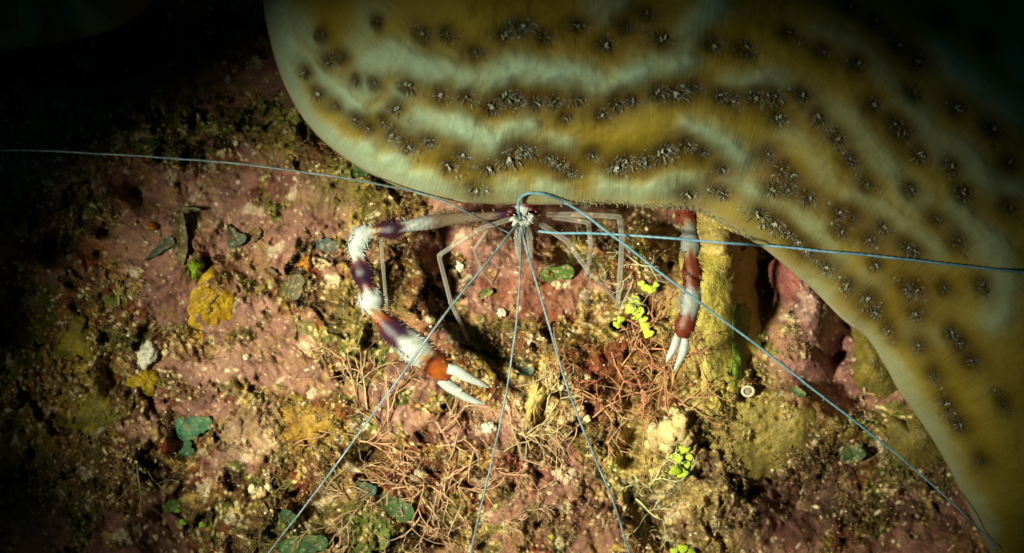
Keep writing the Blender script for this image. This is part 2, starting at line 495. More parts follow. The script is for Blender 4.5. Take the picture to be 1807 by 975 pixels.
def seg_dist(px, py, pts):
    best = np.full(px.shape, 1e9)
    for (x0, y0), (x1, y1) in zip(pts[:-1], pts[1:]):
        dx, dy = x1 - x0, y1 - y0
        t = np.clip(((px - x0) * dx + (py - y0) * dy) / (dx * dx + dy * dy + 1e-9), 0, 1)
        best = np.minimum(best, np.hypot(px - x0 - t * dx, py - y0 - t * dy))
    return best


# ------------------------------------------------------------------ the big coral
OUT = [(452, -160), (465, -20), (472, 40), (486, 100), (510, 160), (547, 220), (600, 270), (680, 318), (760, 345), (840, 356), (900, 358), (980, 358),
       (1080, 358), (1150, 366), (1195, 366), (1240, 376), (1290, 402), (1345, 432), (1400, 478), (1440, 512), (1490, 562), (1530, 592), (1562, 640), (1590, 690),
       (1622, 735), (1655, 785), (1690, 850), (1722, 920), (1752, 980), (1800, 1100), (1850, 1240)]
INN = [(760, -330), (800, -330), (830, -330), (860, -330), (880, -330), (900, -330), (920, -330), (940, -330), (965, -330), (985, -330), (1005, -330), (1030, -330),
       (1090, -330), (1160, -330), (1260, -330), (1400, -330), (1540, -300), (1680, -240), (1800, -160), (1890, -60), (1980, 60), (2040, 160), (2090, 260), (2130, 360),
       (2160, 450), (2190, 540), (2220, 640), (2250, 740), (2270, 830), (2290, 950), (2320, 1100)]
NU, NV = 540, 300
both = spline([a + b for a, b in zip(OUT, INN)], NU)
oc, ic = both[:, :2], both[:, 2:]
PALE = [([(476, 30), (498, 120), (532, 195), (585, 255), (640, 293), (700, 325), (760, 338)], 13, .8), ([(492, 20), (510, 85), (550, 126), (596, 160), (628, 192)], 13, .8),
        ([(640, 145), (650, 118), (688, 95), (730, 120), (783, 130), (850, 144), (905, 122), (960, 134), (1010, 142), (1074, 153), (1148, 128), (1205, 105)], 17, 1),
        ([(1195, 112), (1215, 75), (1232, 40), (1262, 8)], 15, .7), ([(1290, 152), (1345, 140), (1385, 150)], 14, .8), ([(700, 168), (702, 176)], 14, .9), ([(672, 194), (676, 200)], 10, .7),
        ([(710, 236), (744, 217), (775, 222), (818, 230), (850, 248), (873, 262), (908, 243), (925, 238)], 17, 1), ([(960, 258), (1000, 262)], 12, .7), ([(1225, 232), (1256, 240), (1300, 278)], 15, .9),
        ([(1296, 300), (1298, 322)], 14, .6), ([(640, 268), (655, 262)], 12, .7), ([(680, 290), (700, 285), (708, 300), (690, 312)], 12, .9), ([(725, 318), (787, 333), (850, 343)], 12, .8), ([(895, 333), (905, 335)], 14, .7), ([(960, 333), (985, 335)], 15, .8),
        ([(1070, 328), (1100, 330)], 14, .8), ([(1130, 336), (1165, 330), (1212, 320), (1228, 322)], 14, .9), ([(1425, 175), (1492, 207), (1512, 236), (1547, 276), (1581, 305), (1600, 340), (1630, 364)], 15, .8),
        ([(1605, 180), (1618, 205), (1630, 236), (1652, 256), (1700, 270), (1729, 305), (1750, 325), (1790, 335)], 15, 1), ([(1330, 345), (1350, 352), (1394, 379), (1428, 404), (1450, 440), (1470, 470)], 16, .9),
        ([(1500, 345), (1535, 360), (1581, 389), (1620, 419), (1650, 440)], 14, .8), ([(1690, 375), (1729, 419), (1763, 453), (1775, 500), (1760, 560)], 17, .9), ([(1655, 98), (1699, 128), (1739, 163), (1788, 197)], 15, 1),
        ([(1443, 54), (1497, 74), (1542, 103), (1571, 143)], 12, .5), ([(1395, 240), (1430, 262), (1450, 300), (1460, 330)], 14, .35), ([(1415, 490), (1450, 520)], 12, .6), ([(1520, 505), (1530, 515)], 14, .6),
        ([(1500, 570), (1545, 605), (1580, 660), (1640, 750), (1690, 840), (1740, 940)], 12, .6), ([(1600, 580), (1650, 600)], 12, .4), ([(1060, 15), (1090, 10)], 16, .6), ([(660, 20), (640, 60), (625, 85)], 14, .4),
        ([(520, 20), (540, 60), (560, 85), (590, 120)], 10, .5), ([(1780, 90), (1830, 140)], 14, .8)]
POLYP = [(538, 128), (563, 165), (594, 185), (627, 210), (650, 226), (573, 62), (581, 109), (604, 101), (627, 144), (662, 146), (678, 214), (701, 191), (721, 150), (694, 237), (721, 257),
         (758, 247), (795, 292), (818, 272), (842, 333), (865, 296), (931, 269), (900, 278), (918, 262), (990, 288), (970, 278), (779, 167), (824, 169), (869, 187), (892, 167), (915, 175), (947, 183), (980, 178), (1000, 208),
         (746, 60), (791, 58), (840, 91), (892, 64), (923, 43), (966, 66), (666, 37), (1020, 44), (1071, 79), (1108, 47), (1143, 22), (1172, 69), (1261, 79), (1315, 84), (1394, 57), (1455, 91),
         (1517, 111), (1546, 37), (1502, 10), (1620, 106), (1586, 79), (1660, 30), (1743, 74), (1025, 175), (1064, 202), (1089, 182), (1118, 177), (1162, 162), (1192, 162), (1226, 153), (1273, 167),
         (1295, 177), (1335, 172), (1369, 167), (1418, 167), (1374, 207), (1448, 204), (1480, 241), (1502, 281), (1532, 325), (1544, 185), (1581, 217), (1596, 236), (1625, 273), (1684, 293),
         (1613, 162), (1610, 335), (1702, 340), (1655, 386), (1694, 423), (1783, 286), (1690, 192), (1753, 226), (1783, 364), (1010, 305), (1047, 273), (1089, 295), (1106, 281), (1140, 286),
         (1167, 268), (1182, 263), (1214, 254), (1244, 268), (1278, 298), (1357, 271), (1382, 298), (1399, 310), (1364, 335), (1394, 335), (1428, 347), (1276, 340), (1217, 342), (1483, 374),
         (1507, 379), (1487, 409), (1561, 401), (1537, 423), (1603, 433), (1615, 443), (1340, 377), (1369, 394), (1394, 409), (1409, 426), (1547, 468), (1600, 511), (1619, 508), (1667, 508),
         (1497, 502), (1460, 471), (1429, 447), (1533, 526), (1545, 551), (1619, 554), (1570, 581), (1680, 587), (1698, 606), (1622, 609), (1649, 661), (1673, 712), (1695, 749), (1716, 636),
         (1771, 709), (1731, 813), (1734, 502)]
CREASE = [(1215, 352), (1262, 330), (1330, 285), (1400, 215), (1470, 130), (1560, 20), (1640, -80)]
rnd = random.Random(5)


def coral_dist(px, py):
    return seg_dist(px, py, [tuple(q) for q in oc[::6]])


def coral_tan(x, y):
    d = np.hypot(oc[:, 0] - x, oc[:, 1] - y); i = int(np.argmin(d)); i = min(max(i, 3), NU - 4)
    t = oc[i + 3] - oc[i - 3]
    return math.degrees(math.atan2(t[1], t[0]))


PTAN = [coral_tan(x, y) for x, y in POLYP]


def coral_masks(px, py):
    wx = px + 7 * fbm(px, py, 40, 3, 301); wy = py + 7 * fbm(px, py, 40, 3, 302)
    pale = np.zeros(px.shape)
    for pts, w, k in PALE:
        pale = np.maximum(pale, k * np.exp(-(seg_dist(wx, wy, pts) / (w * 1.75)) ** 2.6))
    pale = np.clip(pale * (0.9 + 0.3 * fbm(px, py, 45, 3, 303)), 0, 1)
    br = np.zeros(px.shape)
    for (x, y), a in zip(POLYP, PTAN):
        m = (np.abs(wx - x) < 95) & (np.abs(wy - y) < 95)
        kx = 0.62 if x < 690 else 1.0
        br[m] = 1 - (1 - br[m]) * (1 - 0.62 * ga(wx[m], wy[m], x, y, 28 * kx, 19 * kx, a)) * (1 - 0.34 * ga(wx[m], wy[m], x, y, 46 * kx, 30 * kx, a))
    pale = pale * (1 - .8 * br) * (1 - .35 * sstep(1300, 1420, px))
    return pale, br


def coral_base(px, py, d):
    e = 225 - 40 * sstep(1150, 1500, px) + 10 * sstep(600, 900, px)
    h = e + 95 * (1 - np.exp(-d / 55.0)) + 0.30 * np.minimum(d, 420) - 0.00016 * np.minimum(d, 600) ** 2
    h = h - 24 * np.exp(-(seg_dist(px, py, CREASE) / 60) ** 2) * (1 - np.exp(-d / 40.0)) * (1 - sstep(150, 330, d))
    h = h + 10 * fbm(px, py, 190, 2, 305)
    return h


def coral_h(px, py, d=None, masks=None):
    if d is None: d = coral_dist(px, py)
    pale, br = masks if masks is not None else coral_masks(px, py)
    return coral_base(px, py, d) + (15 * pale - 12 * br + 1.5 * fbm(px, py, 48, 3, 307)) * sstep(0, 30, d) + 1.6 * fbm(px, py, 14, 3, 306)


vv = np.linspace(0, 1, NV)
tt = (vv ** 1.35)[:, None]
CX = oc[None, :, 0] * (1 - tt) + ic[None, :, 0] * tt
CY = oc[None, :, 1] * (1 - tt) + ic[None, :, 1] * tt
wob = 3.0 * fbm(np.arange(NU) * 1.0, np.zeros(NU), 26, 4, 309)
CX = CX + wob[None] * (1 - sstep(0, 0.1, tt)) * 0.6
CY = CY + wob[None] * (1 - sstep(0, 0.1, tt))
CD = coral_dist(CX, CY); CD[0] = 0
pm, bm_ = coral_masks(CX, CY)
CH = coral_h(CX, CY, CD, (pm, bm_))
halo = np.zeros(CX.shape)
for pts, w, k in PALE: halo = np.maximum(halo, k * np.exp(-(seg_dist(CX, CY, pts) / (w * 3.2)) ** 2))
col = np.zeros(CX.shape + (3,)) + np.array([0.27, 0.190, 0.008])
col = lerp(col, (0.35, 0.28, 0.03), sstep(-0.3, 0.4, fbm(CX, CY, 80, 4, 310)) * 0.7)
col = lerp(col, (0.42, 0.36, 0.12), np.clip(halo, 0, 1) * .55)
col = lerp(col, (0.38, 0.60, 0.46), pm * .95)
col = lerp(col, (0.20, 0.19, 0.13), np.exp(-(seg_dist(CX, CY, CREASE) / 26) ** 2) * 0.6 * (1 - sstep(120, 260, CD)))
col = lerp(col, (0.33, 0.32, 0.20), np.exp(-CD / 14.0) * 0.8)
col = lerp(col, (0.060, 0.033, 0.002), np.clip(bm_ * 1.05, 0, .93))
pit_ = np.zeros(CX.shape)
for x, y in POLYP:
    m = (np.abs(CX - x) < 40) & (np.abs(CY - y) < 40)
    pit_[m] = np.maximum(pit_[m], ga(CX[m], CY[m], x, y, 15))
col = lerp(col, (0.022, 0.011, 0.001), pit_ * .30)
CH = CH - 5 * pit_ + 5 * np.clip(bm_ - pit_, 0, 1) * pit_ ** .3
ulen = np.concatenate([[0], np.cumsum(np.hypot(*np.diff(oc, axis=0).T))])
flowuv = np.stack([np.broadcast_to(ulen[None], CX.shape), CD], -1)
# underside: rolls under the lip, runs back in shade and comes down to the seabed far behind the lip
und = []
dirx = (ic - oc); dirx = dirx / np.linalg.norm(dirx, axis=1)[:, None]
e0 = CH[0]
for (s, dz) in [(520, -430), (440, -330), (380, -140), (300, -85), (200, -62), (110, -50), (60, -44), (30, -40), (12, -34), (2, -24), (-3, -14), (-3, -6)]:
    und.append((oc[:, 0] + wob * .6 + dirx[:, 0] * s, oc[:, 1] + wob + dirx[:, 1] * s, e0 + dz))
UX = np.array([q[0] for q in und]); UY = np.array([q[1] for q in und]); UH = np.array([q[2] for q in und])
AX = np.vstack([UX, CX]); AY = np.vstack([UY, CY]); AH = np.vstack([UH, CH])
ucol = np.zeros(UX.shape + (3,)) + np.array([0.30, 0.26, 0.15])
acol = np.concatenate([ucol, col]); auv = np.concatenate([np.stack([np.broadcast_to(ulen[None], UX.shape), UX * 0 - 10], -1), flowuv])
aw = to_world(AX, AY, AH)
base0 = np.array(Pw(1300, 100, -60))
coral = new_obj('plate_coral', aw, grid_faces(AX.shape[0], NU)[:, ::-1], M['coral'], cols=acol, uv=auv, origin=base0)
tag(coral, 'large tan coral with pale wavy ridges and rows of tentacled polyps, overhanging the shrimp', 'coral')


def polyp_mesh(seed, mini=1.0):
    r = random.Random(seed); mb = MB()
    n = r.randint(30, 46); sz = r.uniform(.75, 1.35)
    for k in range(n):
        a = 2 * math.pi * k / n + r.uniform(-.2, .2)
        rr = r.choice((5, 8, 11, 15)) * r.uniform(.85, 1.15) * sz * mini; L_ = r.uniform(5, 9) * mini
        ex, ey = 1.35, 0.85
        x0, y0 = math.cos(a) * rr * ex, math.sin(a) * rr * ey
        out = Vector((math.cos(a), math.sin(a), 0)); up = Vector((0, 0, 1))
        bend = r.uniform(.7, 1.2); tw = Vector((r.uniform(-.15, .15), r.uniform(-.15, .15), 0))
        p = [Vector((x0, y0, -2))]
        for q in range(1, 4):
            t = q / 3
            p.append(Vector((x0, y0, -2)) + (up * (0.75 * t * L_) + (out * bend + tw) * L_ * t * t * 0.9))
        c0 = np.array([0.05, 0.03, 0.01]); c1 = np.array([0.30, 0.30, 0.22]) * r.choice((.25, .4, .5, .8, 1.1))
        mb.tube([v * U for v in p], [U * w for w in (1.0, 0.85, 0.65, 0.35)], [c0, c0 * .6 + c1 * .4, c1 * .9, c1], sides=5)
    for k in range(r.choice((2, 5, 8))):
        a = r.uniform(0, 6.28); rr = r.uniform(0, 3.5)
        p0 = Vector((math.cos(a) * rr, math.sin(a) * rr, -1)); p1 = p0 + Vector((r.uniform(-4, 4), r.uniform(-4, 4), r.uniform(5, 9)))
        mb.tube([p0 * U, (p0 + p1) / 2 * U, p1 * U], [1.5 * U, 1.3 * U, .7 * U], [np.array([.48, .52, .44])] * 3, sides=5)
    return mb


variants = [polyp_mesh(900 + i).build('polyp', M['tentacle'], origin=(0, 0, 0)) for i in range(8)]
order = sorted(range(len(POLYP)), key=lambda i: -(1000 - abs(POLYP[i][0] - 1080) * .7 - abs(POLYP[i][1] - 300)))
px_ = np.array([p[0] for p in POLYP], float); py_ = np.array([p[1] for p in POLYP], float)
PH = coral_h(px_, py_)
eps = 6.0
HX = (coral_base(px_ + eps, py_, coral_dist(px_ + eps, py_)) - coral_base(px_ - eps, py_, coral_dist(px_ - eps, py_))) / (2 * eps)
HY = (coral_base(px_, py_ + eps, coral_dist(px_, py_ + eps)) - coral_base(px_, py_ - eps, coral_dist(px_, py_ - eps))) / (2 * eps)
used = [False] * 8
rest_v = []; rest_f = []; rest_c = []; rn = 0
from mathutils import Matrix
for rank, i in enumerate(order):
    vi = i % 8
    src = variants[vi]
    nrm = Vector((-HX[i], HY[i], 1)).normalized()
    q = nrm.to_track_quat('Z', 'Y')
    x, y = POLYP[i]
    sc = rnd.choice((.6, .8, .95, 1.1, 1.3)) * rnd.uniform(.9, 1.1)
    if x < 680: sc *= .62
    if x > 1380 and y > 370: sc *= .8
    tanv = -math.radians(PTAN[i])
    mtx = Matrix.Translation(Pw(x, y, PH[i] - 1)) @ q.to_matrix().to_4x4() @ Matrix.Rotation(tanv + rnd.uniform(-.3, .3), 4, 'Z') @ Matrix.Diagonal((sc, sc * rnd.uniform(.85, 1.25), sc, 1))
    if rank < 100:
        o = src if not used[vi] else src.copy()
        if used[vi]: C.objects.link(o)
        used[vi] = True
        o.parent = coral
        o.matrix_local = Matrix.Translation(-Vector(coral.location)) @ mtx
    else:
        me = src.data
        co = np.empty(len(me.vertices) * 3, dtype=np.float32); me.vertices.foreach_get('co', co); co = co.reshape(-1, 3)
        R_ = np.array(mtx)
        rest_v.append(co @ R_[:3, :3].T + R_[:3, 3]); rest_f += [tuple(v + rn for v in p.vertices) for p in me.polygons]
        cc = np.empty(len(me.vertices) * 4, dtype=np.float32); me.color_attributes['Col'].data.foreach_get('color', cc)
        rest_c.append(cc.reshape(-1, 4)[:, :3]); rn += len(co)
for i in range(len(POLYP)):
    x, y = POLYP[i]
    if x < 700: continue
    for sg in (-1, 1):
        if rnd.random() < (.75 if x < 1330 else .6): continue
        a = math.radians(PTAN[i]); off = rnd.uniform(16, 27)
        x2, y2 = x + sg * off * math.cos(a) + rnd.gauss(0, 4), y + sg * off * math.sin(a) + rnd.gauss(0, 4)
        h2 = float(coral_h(np.array([x2]), np.array([y2]))[0])
        me = variants[rnd.randrange(8)].data
        co = np.empty(len(me.vertices) * 3, dtype=np.float32); me.vertices.foreach_get('co', co); co = co.reshape(-1, 3)
        nrm = Vector((-HX[i], HY[i], 1)).normalized(); sc = rnd.uniform(.35, .65)
        R_ = np.array(Matrix.Translation(Pw(x2, y2, h2)) @ nrm.to_track_quat('Z', 'Y').to_matrix().to_4x4() @ Matrix.Rotation(rnd.uniform(0, 6.28), 4, 'Z') @ Matrix.Diagonal((sc, sc, sc, 1)))
        rest_v.append(co @ R_[:3, :3].T + R_[:3, 3]); rest_f += [tuple(v + rn for v in p.vertices) for p in me.polygons]
        cc = np.empty(len(me.vertices) * 4, dtype=np.float32); me.color_attributes['Col'].data.foreach_get('color', cc)
        rest_c.append(cc.reshape(-1, 4)[:, :3]); rn += len(co)
ro = new_obj('polyps', np.concatenate(rest_v), rest_f, M['tentacle'], parent=coral, cols=np.concatenate(rest_c))
ro['kind'] = 'stuff'

fr_ = MB()
for k in range(900):
    j = rnd.randint(0, NU - 2); x, y = oc[j] + dirx[j] * rnd.uniform(-1, 9)
    if not (985 < x < 1330): continue
    h0 = e0[j] + rnd.uniform(-8, 14); a = math.pi / 2 + rnd.uniform(-.9, .9); l = rnd.uniform(4, 9)
    p0 = Pw(x, y, h0); p1 = Pw(x + math.cos(a) * l * .5, y + math.sin(a) * l * .5, h0 + 3); p2 = Pw(x + math.cos(a) * l, y + math.sin(a) * l, h0 + 4)
    q = rnd.uniform(.4, 1)
    fr_.tube([p0, p1, p2], [.9 * U, .7 * U, .3 * U], np.array([.40, .37, .24]) * q, sides=4)
fr_.build('tentacle_fringe', M['tentacle'], parent=coral)

# the dim second plate far back at the upper left
o2 = spline([(-260, 110), (-120, 100), (0, 88), (80, 80), (150, 66), (215, 44), (260, 12), (285, -40), (300, -120), (310, -260)], 160)
rows = []; rc = []
for (s, hh) in [(0.9, -150), (0.5, -60), (0.12, -36), (0.03, -26), (0, -12), (0, 0), (.02, 12), (.06, 24), (.12, 34), (.2, 42), (.3, 48), (.42, 55), (.55, 58), (.7, 62), (.85, 64), (1, 60)]:
    cx, cy = 0.0, -260.0
    X = o2[:, 0] * (1 - s) + cx * s; Y = o2[:, 1] * (1 - s) + cy * s
    rr = 8 * fbm(X, Y, 40, 3, 320)
    rows.append(to_world(X, Y, -20 + hh + rr + 0 * X)); rc.append(lerp(np.zeros(X.shape + (3,)) + np.array([0.20, .13, .05]), (.30, .27, .16), sstep(0, .5, fbm(X, Y, 40, 3, 321))))
c2 = new_obj('plate_coral', np.array(rows), grid_faces(len(rows), 160)[:, ::-1], M['coral'], cols=np.array(rc), uv=np.zeros((len(rows) * 160, 2)))
tag(c2, 'dim brown coral plate in the dark upper left corner', 'coral')

# ------------------------------------------------------------------ the banded shrimp
RED = np.array([0.17, 0.030, 0.014]); DRED = np.array([0.085, 0.012, 0.012]); PUR = np.array([0.024, 0.010, 0.032]); WHT = np.array([0.42, 0.47, 0.46])
ORA = np.array([0.34, 0.085, 0.010]); YEL = np.array([0.46, 0.30, 0.13]); CLR = np.array([0.36, 0.27, 0.19])
R3 = random.Random(11)


def arm(mb, pts, rads, stops, n=110, sides=18, spine=1.0, flat=0.85, cuts=()):
    """pts (x,y,h); rads matching pts; stops [(fraction, colour)]"""
    sp = spline([tuple(p) + (r,) for p, r in zip(pts, rads)], n)
    fr = np.linspace(0, 1, n)
    sx = np.array([s[0] for s in stops]); sc_ = np.array([s[1] for s in stops])
    cols_ = np.stack([np.interp(fr, sx, sc_[:, k]) for k in range(3)], -1)
    rad = .92 * sp[:, 3] * (1 + 0.05 * np.sin(fr * 60)) 
    P3 = [Pw(*q[:3]) for q in sp]
    base = mb.n
    mb.tube(P3, rad * U, cols_, sides=sides, flat=flat)
    # mottled band borders: shift each vertex colour a little along the arm
    cc = mb.c[-1]
    for i in range(n):
        for k in range(sides):
                j = int(min(max(i + 1.5 * math.sin(k * 1.7 + 1) + 1.1 * math.sin(k * 3.1), 0), n - 1))
                c_ = cols_[j].copy()
                purple = min(max((c_[2] - c_[0]) * 8 + .3, 0), 1) if c_[0] < .2 else 0     # dark bands: violet along the back, dark red flanks
                fl_ = abs(math.cos(2 * math.pi * k / sides)) ** 2
                c_ = c_ * (1 - fl_ * purple * .8) + np.array([.16, .02, .008]) * fl_ * purple * .8
                cc[i * sides + k] = c_ * (1 + .22 * math.sin(k * 5.3 + i * 2.1) * math.sin(i * .9 + k))
    # bristles and short spines pointing out and toward the tip
    for i in range(2, n - 2):
        d = (P3[i + 1] - P3[i - 1]).normalized(); side = d.cross(Vector((0, 0, 1))).normalized()
        for sgn in (-1, 1):
            for q in range(2):
                if R3.random() < (0.5 * spine if i > n * .30 else .10):
                    el = R3.uniform(-.6, .9)
                    o_ = (side * sgn * math.cos(el) + Vector((0, 0, 1)) * math.sin(el)).normalized()
                    r0 = rad[i] * U
                    ln = U * R3.uniform(4, 10) * (0.7 + spine * .5)
                    a0 = P3[i] + o_ * r0 * .9
                    dirv = (o_ * 1.0 + d * R3.uniform(.3, 1.0)).normalized()
                    c_ = np.clip(cols_[i] * .9 + np.array([.35, .25, .15]) * .12, 0, 1)
                    mb.tube([a0, a0 + dirv * ln * .5, a0 + dirv * ln], [U * 1.7, U * 1.1, U * .25], [c_, c_, c_ * .85 + .08], sides=4)
    return P3


def finger(mb, pts, rads, col=WHT, flat=.8):
    sp = spline([tuple(p) + (r,) for p, r in zip(pts, rads)], 26)
    mb.tube([Pw(*q[:3]) for q in sp], sp[:, 3] * U, col, sides=12, flat=flat)


sb = MB()
# carapace and abdomen, mostly beneath the coral lip
bp = spline([(922, 398, 128, 5), (921, 388, 126, 11), (923, 376, 122, 19), (927, 352, 118, 27), (932, 315, 116, 31), (936, 270, 112, 30), (938, 230, 104, 27), (938, 190, 92, 23), (934, 155, 74, 18), (930, 125, 56, 13), (928, 100, 40, 7)], 90)
fr = np.linspace(0, 1, 90)
band = []
for q in fr:
    if q < .10: band.append(WHT * .8)
    elif q < .20: band.append(DRED)
    elif q < .34: band.append(WHT * .9)
    elif q < .48: band.append(RED)
    elif q < .60: band.append(WHT)
    elif q < .72: band.append(RED)
    elif q < .84: band.append(WHT)
    else: band.append(RED)
sb.tube([Pw(*q[:3]) for q in bp], bp[:, 3] * U, np.array(band), sides=22, flat=.95)
for a in (-34, -14, 14, 34):      # tail fan
    t = math.radians(a)
    finger(sb, [(928, 106, 40), (928 + 22 * math.sin(t), 84 , 34), (928 + 44 * math.sin(t), 62, 26)], [5, 9, 4], WHT, .25)
# dark red shoulders beside the head and the pale antennal scales
for (x, y, q, w) in ((903, 372, 9, 1.1), (898, 378, 6, 1), (938, 370, 9, 1.3), (946, 374, 7, 1.1), (932, 378, 6, 1), (908, 381, 5, 1)):
    sb.ball(Pw(x, y, 134), q * U, DRED * R3.uniform(.6, 1.1), (w, .85, .9), jit=.15, rnd=R3)
for (x0, y0, x1, y1, w) in [(918, 384, 904, 398, 5.5), (922, 383, 916, 403, 5), (926, 383, 930, 402, 5), (930, 381, 941, 394, 5.5), (915, 381, 898, 389, 4), (932, 378, 944, 384, 4)]:
    finger(sb, [(x0, y0, 145), ((x0 + x1) / 2 , (y0 + y1) / 2, 156), (x1, y1, 152)], [w * .7, w, w * .3], WHT * .9, .6)
for k in range(26):
    a = R3.uniform(.2, 2.94); l = R3.uniform(9, 17)
    x0, y0 = 922 + R3.uniform(-9, 9), 386 + R3.uniform(-4, 6)
    finger(sb, [(x0, y0, 150), (x0 + math.cos(a) * l * .6, y0 + math.sin(a) * l * .6, 160), (x0 + math.cos(a) * l, y0 + math.sin(a) * l, 158)], [1.4, 1.1, .4], WHT * .95)
# left claw arm
LA = [(900, 376, 128), (860, 381, 134), (800, 386, 142), (745, 394, 150), (716, 399, 152), (690, 404, 152), (665, 407, 152), (642, 414, 150), (631, 432, 148), (634, 455, 146), (641, 482, 145),
      (648, 505, 144), (656, 532, 142), (668, 556, 140), (700, 588, 136), (738, 619, 130), (765, 640, 126), (792, 664, 122)]
LR = [6, 8, 11, 13, 11, 18, 12, 18, 19, 14, 22, 15, 23, 13, 25, 28, 25, 16]
LA = [(x, y, h + 32 * min(1, max(0, (900 - x) / 160))) for x, y, h in LA]
PU = PUR * np.array([.9, .8, .8])
A1 = arm(sb, LA, LR, [(0, PUR * 2), (.03, PUR * 2), (.06, CLR * .8), (.22, CLR), (.26, WHT * .7), (.320, WHT * .7), (.330, RED * .6), (.340, PU), (.392, PU), (.402, RED * .7), (.412, YEL), (.425, WHT), (.522, WHT), (.532, RED * .8), (.55, PU),
                      (.605, PU), (.622, RED * .8), (.635, WHT), (.685, WHT), (.70, YEL), (.715, ORA * .8), (.73, RED), (.75, PU * 1.2), (.80, PU * 1.5), (.83, WHT * .9), (.885, WHT * .9), (.90, YEL * .9), (.915, RED * 1.2), (.955, ORA * 1.1), (.975, ORA), (1, RED * 1.4)], n=150)
finger(sb, [(790, 650, 162), (806, 654, 162), (822, 664, 160), (836, 671, 158), (850, 677, 154), (864, 684, 148)], [9, 10, 9, 6.5, 5, 1.2])
finger(sb, [(778, 668, 148), (792, 680, 144), (808, 691, 142), (824, 701, 139), (842, 709, 136), (858, 712, 132)], [10, 10.5, 9, 7, 5, 1.2])
for (x, y) in ((822, 668), (812, 688)):
    sb.ball(Pw(x, y, 152), 4 * U, WHT, (1.2, 1, .8))
# right claw arm, coming out from beneath the coral
RA = [(960, 350, 124), (1040, 322, 132), (1130, 318, 138), (1180, 336, 144), (1204, 362, 150), (1212, 385, 154), (1217, 410, 156), (1219, 436, 156), (1219, 456, 155), (1221, 480, 154), (1220, 505, 152), (1219, 530, 150), (1215, 553, 148), (1208, 575, 144), (1203, 594, 140)]
RR = [8, 11, 14, 16, 17, 19, 14, 18, 13, 18, 17, 18, 17, 18, 12]
R1 = [r_ * 1.0 for r_ in RR]
RA = [(x, y, h + 50 * min(1, max(0, (y - 370) / 90))) for x, y, h in RA]
DUL = WHT * .62; RD2 = RED * .8
A2 = arm(sb, RA, R1, [(0, CLR), (.42, CLR), (.50, DUL), (.525, RD2), (.590, RD2), (.605, YEL * .7), (.62, DUL), (.690, DUL), (.705, YEL * .45), (.72, RD2), (.815, RD2), (.828, DUL), (.905, DUL), (.918, RD2), (1, RD2)], n=140, spine=.8)
finger(sb, [(1196, 588, 192), (1193, 602, 191), (1188, 616, 188), (1180, 630, 184), (1176, 640, 180)], [5, 7, 6.5, 4.5, 1])
finger(sb, [(1209, 592, 190), (1208, 606, 188), (1205, 622, 185), (1198, 638, 181), (1189, 655, 176)], [5, 7.5, 7, 5, 1])
shrimp = sb.build('banded_shrimp', M['shrimp'], origin=tuple(Pw(922, 385, 0)))
ca_ = shrimp.data.color_attributes['Col']
buf = np.empty(len(shrimp.data.vertices) * 4, dtype=np.float32); ca_.data.foreach_get('color', buf); buf = buf.reshape(-1, 4)
buf[:, 3] = 1 - .68 * np.exp(-((buf[:, :3] - CLR) ** 2).sum(1) / .012)
ca_.data.foreach_set('color', buf.ravel())
tag(shrimp, 'red and white banded shrimp with bristly claws and long white antennae beneath the coral lip', 'shrimp')


def leg(path, r0, r1, hair=True, name='leg'):
    mb = MB(); n = 60
    sp = []
    for a, b in zip(path[:-1], path[1:]):
        for k in range(14):
            t = k / 14; sp.append([a[j] * (1 - t) + b[j] * t for j in range(3)])
    sp.append(list(path[-1])); n = len(sp)
    sp = np.array(sp, float)
    k3 = np.array([.25, .5, .25])
    for j in range(3): sp[1:-1, j] = np.convolve(sp[:, j], k3, 'valid')
    rad = [(r0 + (r1 - r0) * i / (n - 1)) * (1.25 if i % 14 == 0 else 1) * U for i in range(n)]
    c_ = np.array([[.50, .50, .46] if (i // 7) % 2 else [.44, .42, .37] for i in range(n)])
    mb.tube([Pw(*q) for q in sp], rad, c_, sides=8)
    return mb.build(name, M['legs'], parent=shrimp)


def gl(x, y, dz=2): return G(x, y) + dz
leg([(905, 385, 118), (850, 402, 120), (774, 450, 108), (796, 535, 70), (808, 560, 50), (826, 598, gl(826, 598))], 4.6, 3.2)
leg([(880, 378, 110), (800, 390, 95), (672, 418, 80), (676, 470, 60), (683, 552, gl(683, 552))], 4, 3.0)
leg([(945, 378, 118), (1030, 378, 118), (1093, 382, 112), (1098, 420, 90), (1094, 490, 52), (1090, 540, gl(1090, 540))], 5, 4.6)
leg([(950, 392, 120), (1000, 424, 110), (1036, 474, 80), (1060, 500, 50), (1088, 530, gl(1088, 530))], 5.5, 3.2)
leg([(960, 380, 104), (1038, 392, 98), (1043, 430, 75), (1040, 462, 40), (1034, 486, gl(1034, 486))], 4.6, 3.6)
leg([(926, 390, 130), (935, 420, 128), (936, 452, 100), (930, 462, 90)], 7, 3, name='mouthpart')
leg([(918, 392, 132), (912, 420, 130), (914, 446, 104), (918, 456, 94)], 6, 3, name='mouthpart')
leg([(860, 405, 118), (836, 440, 100), (852, 480, 60), (870, 500, gl(870, 500))], 2.6, 2)


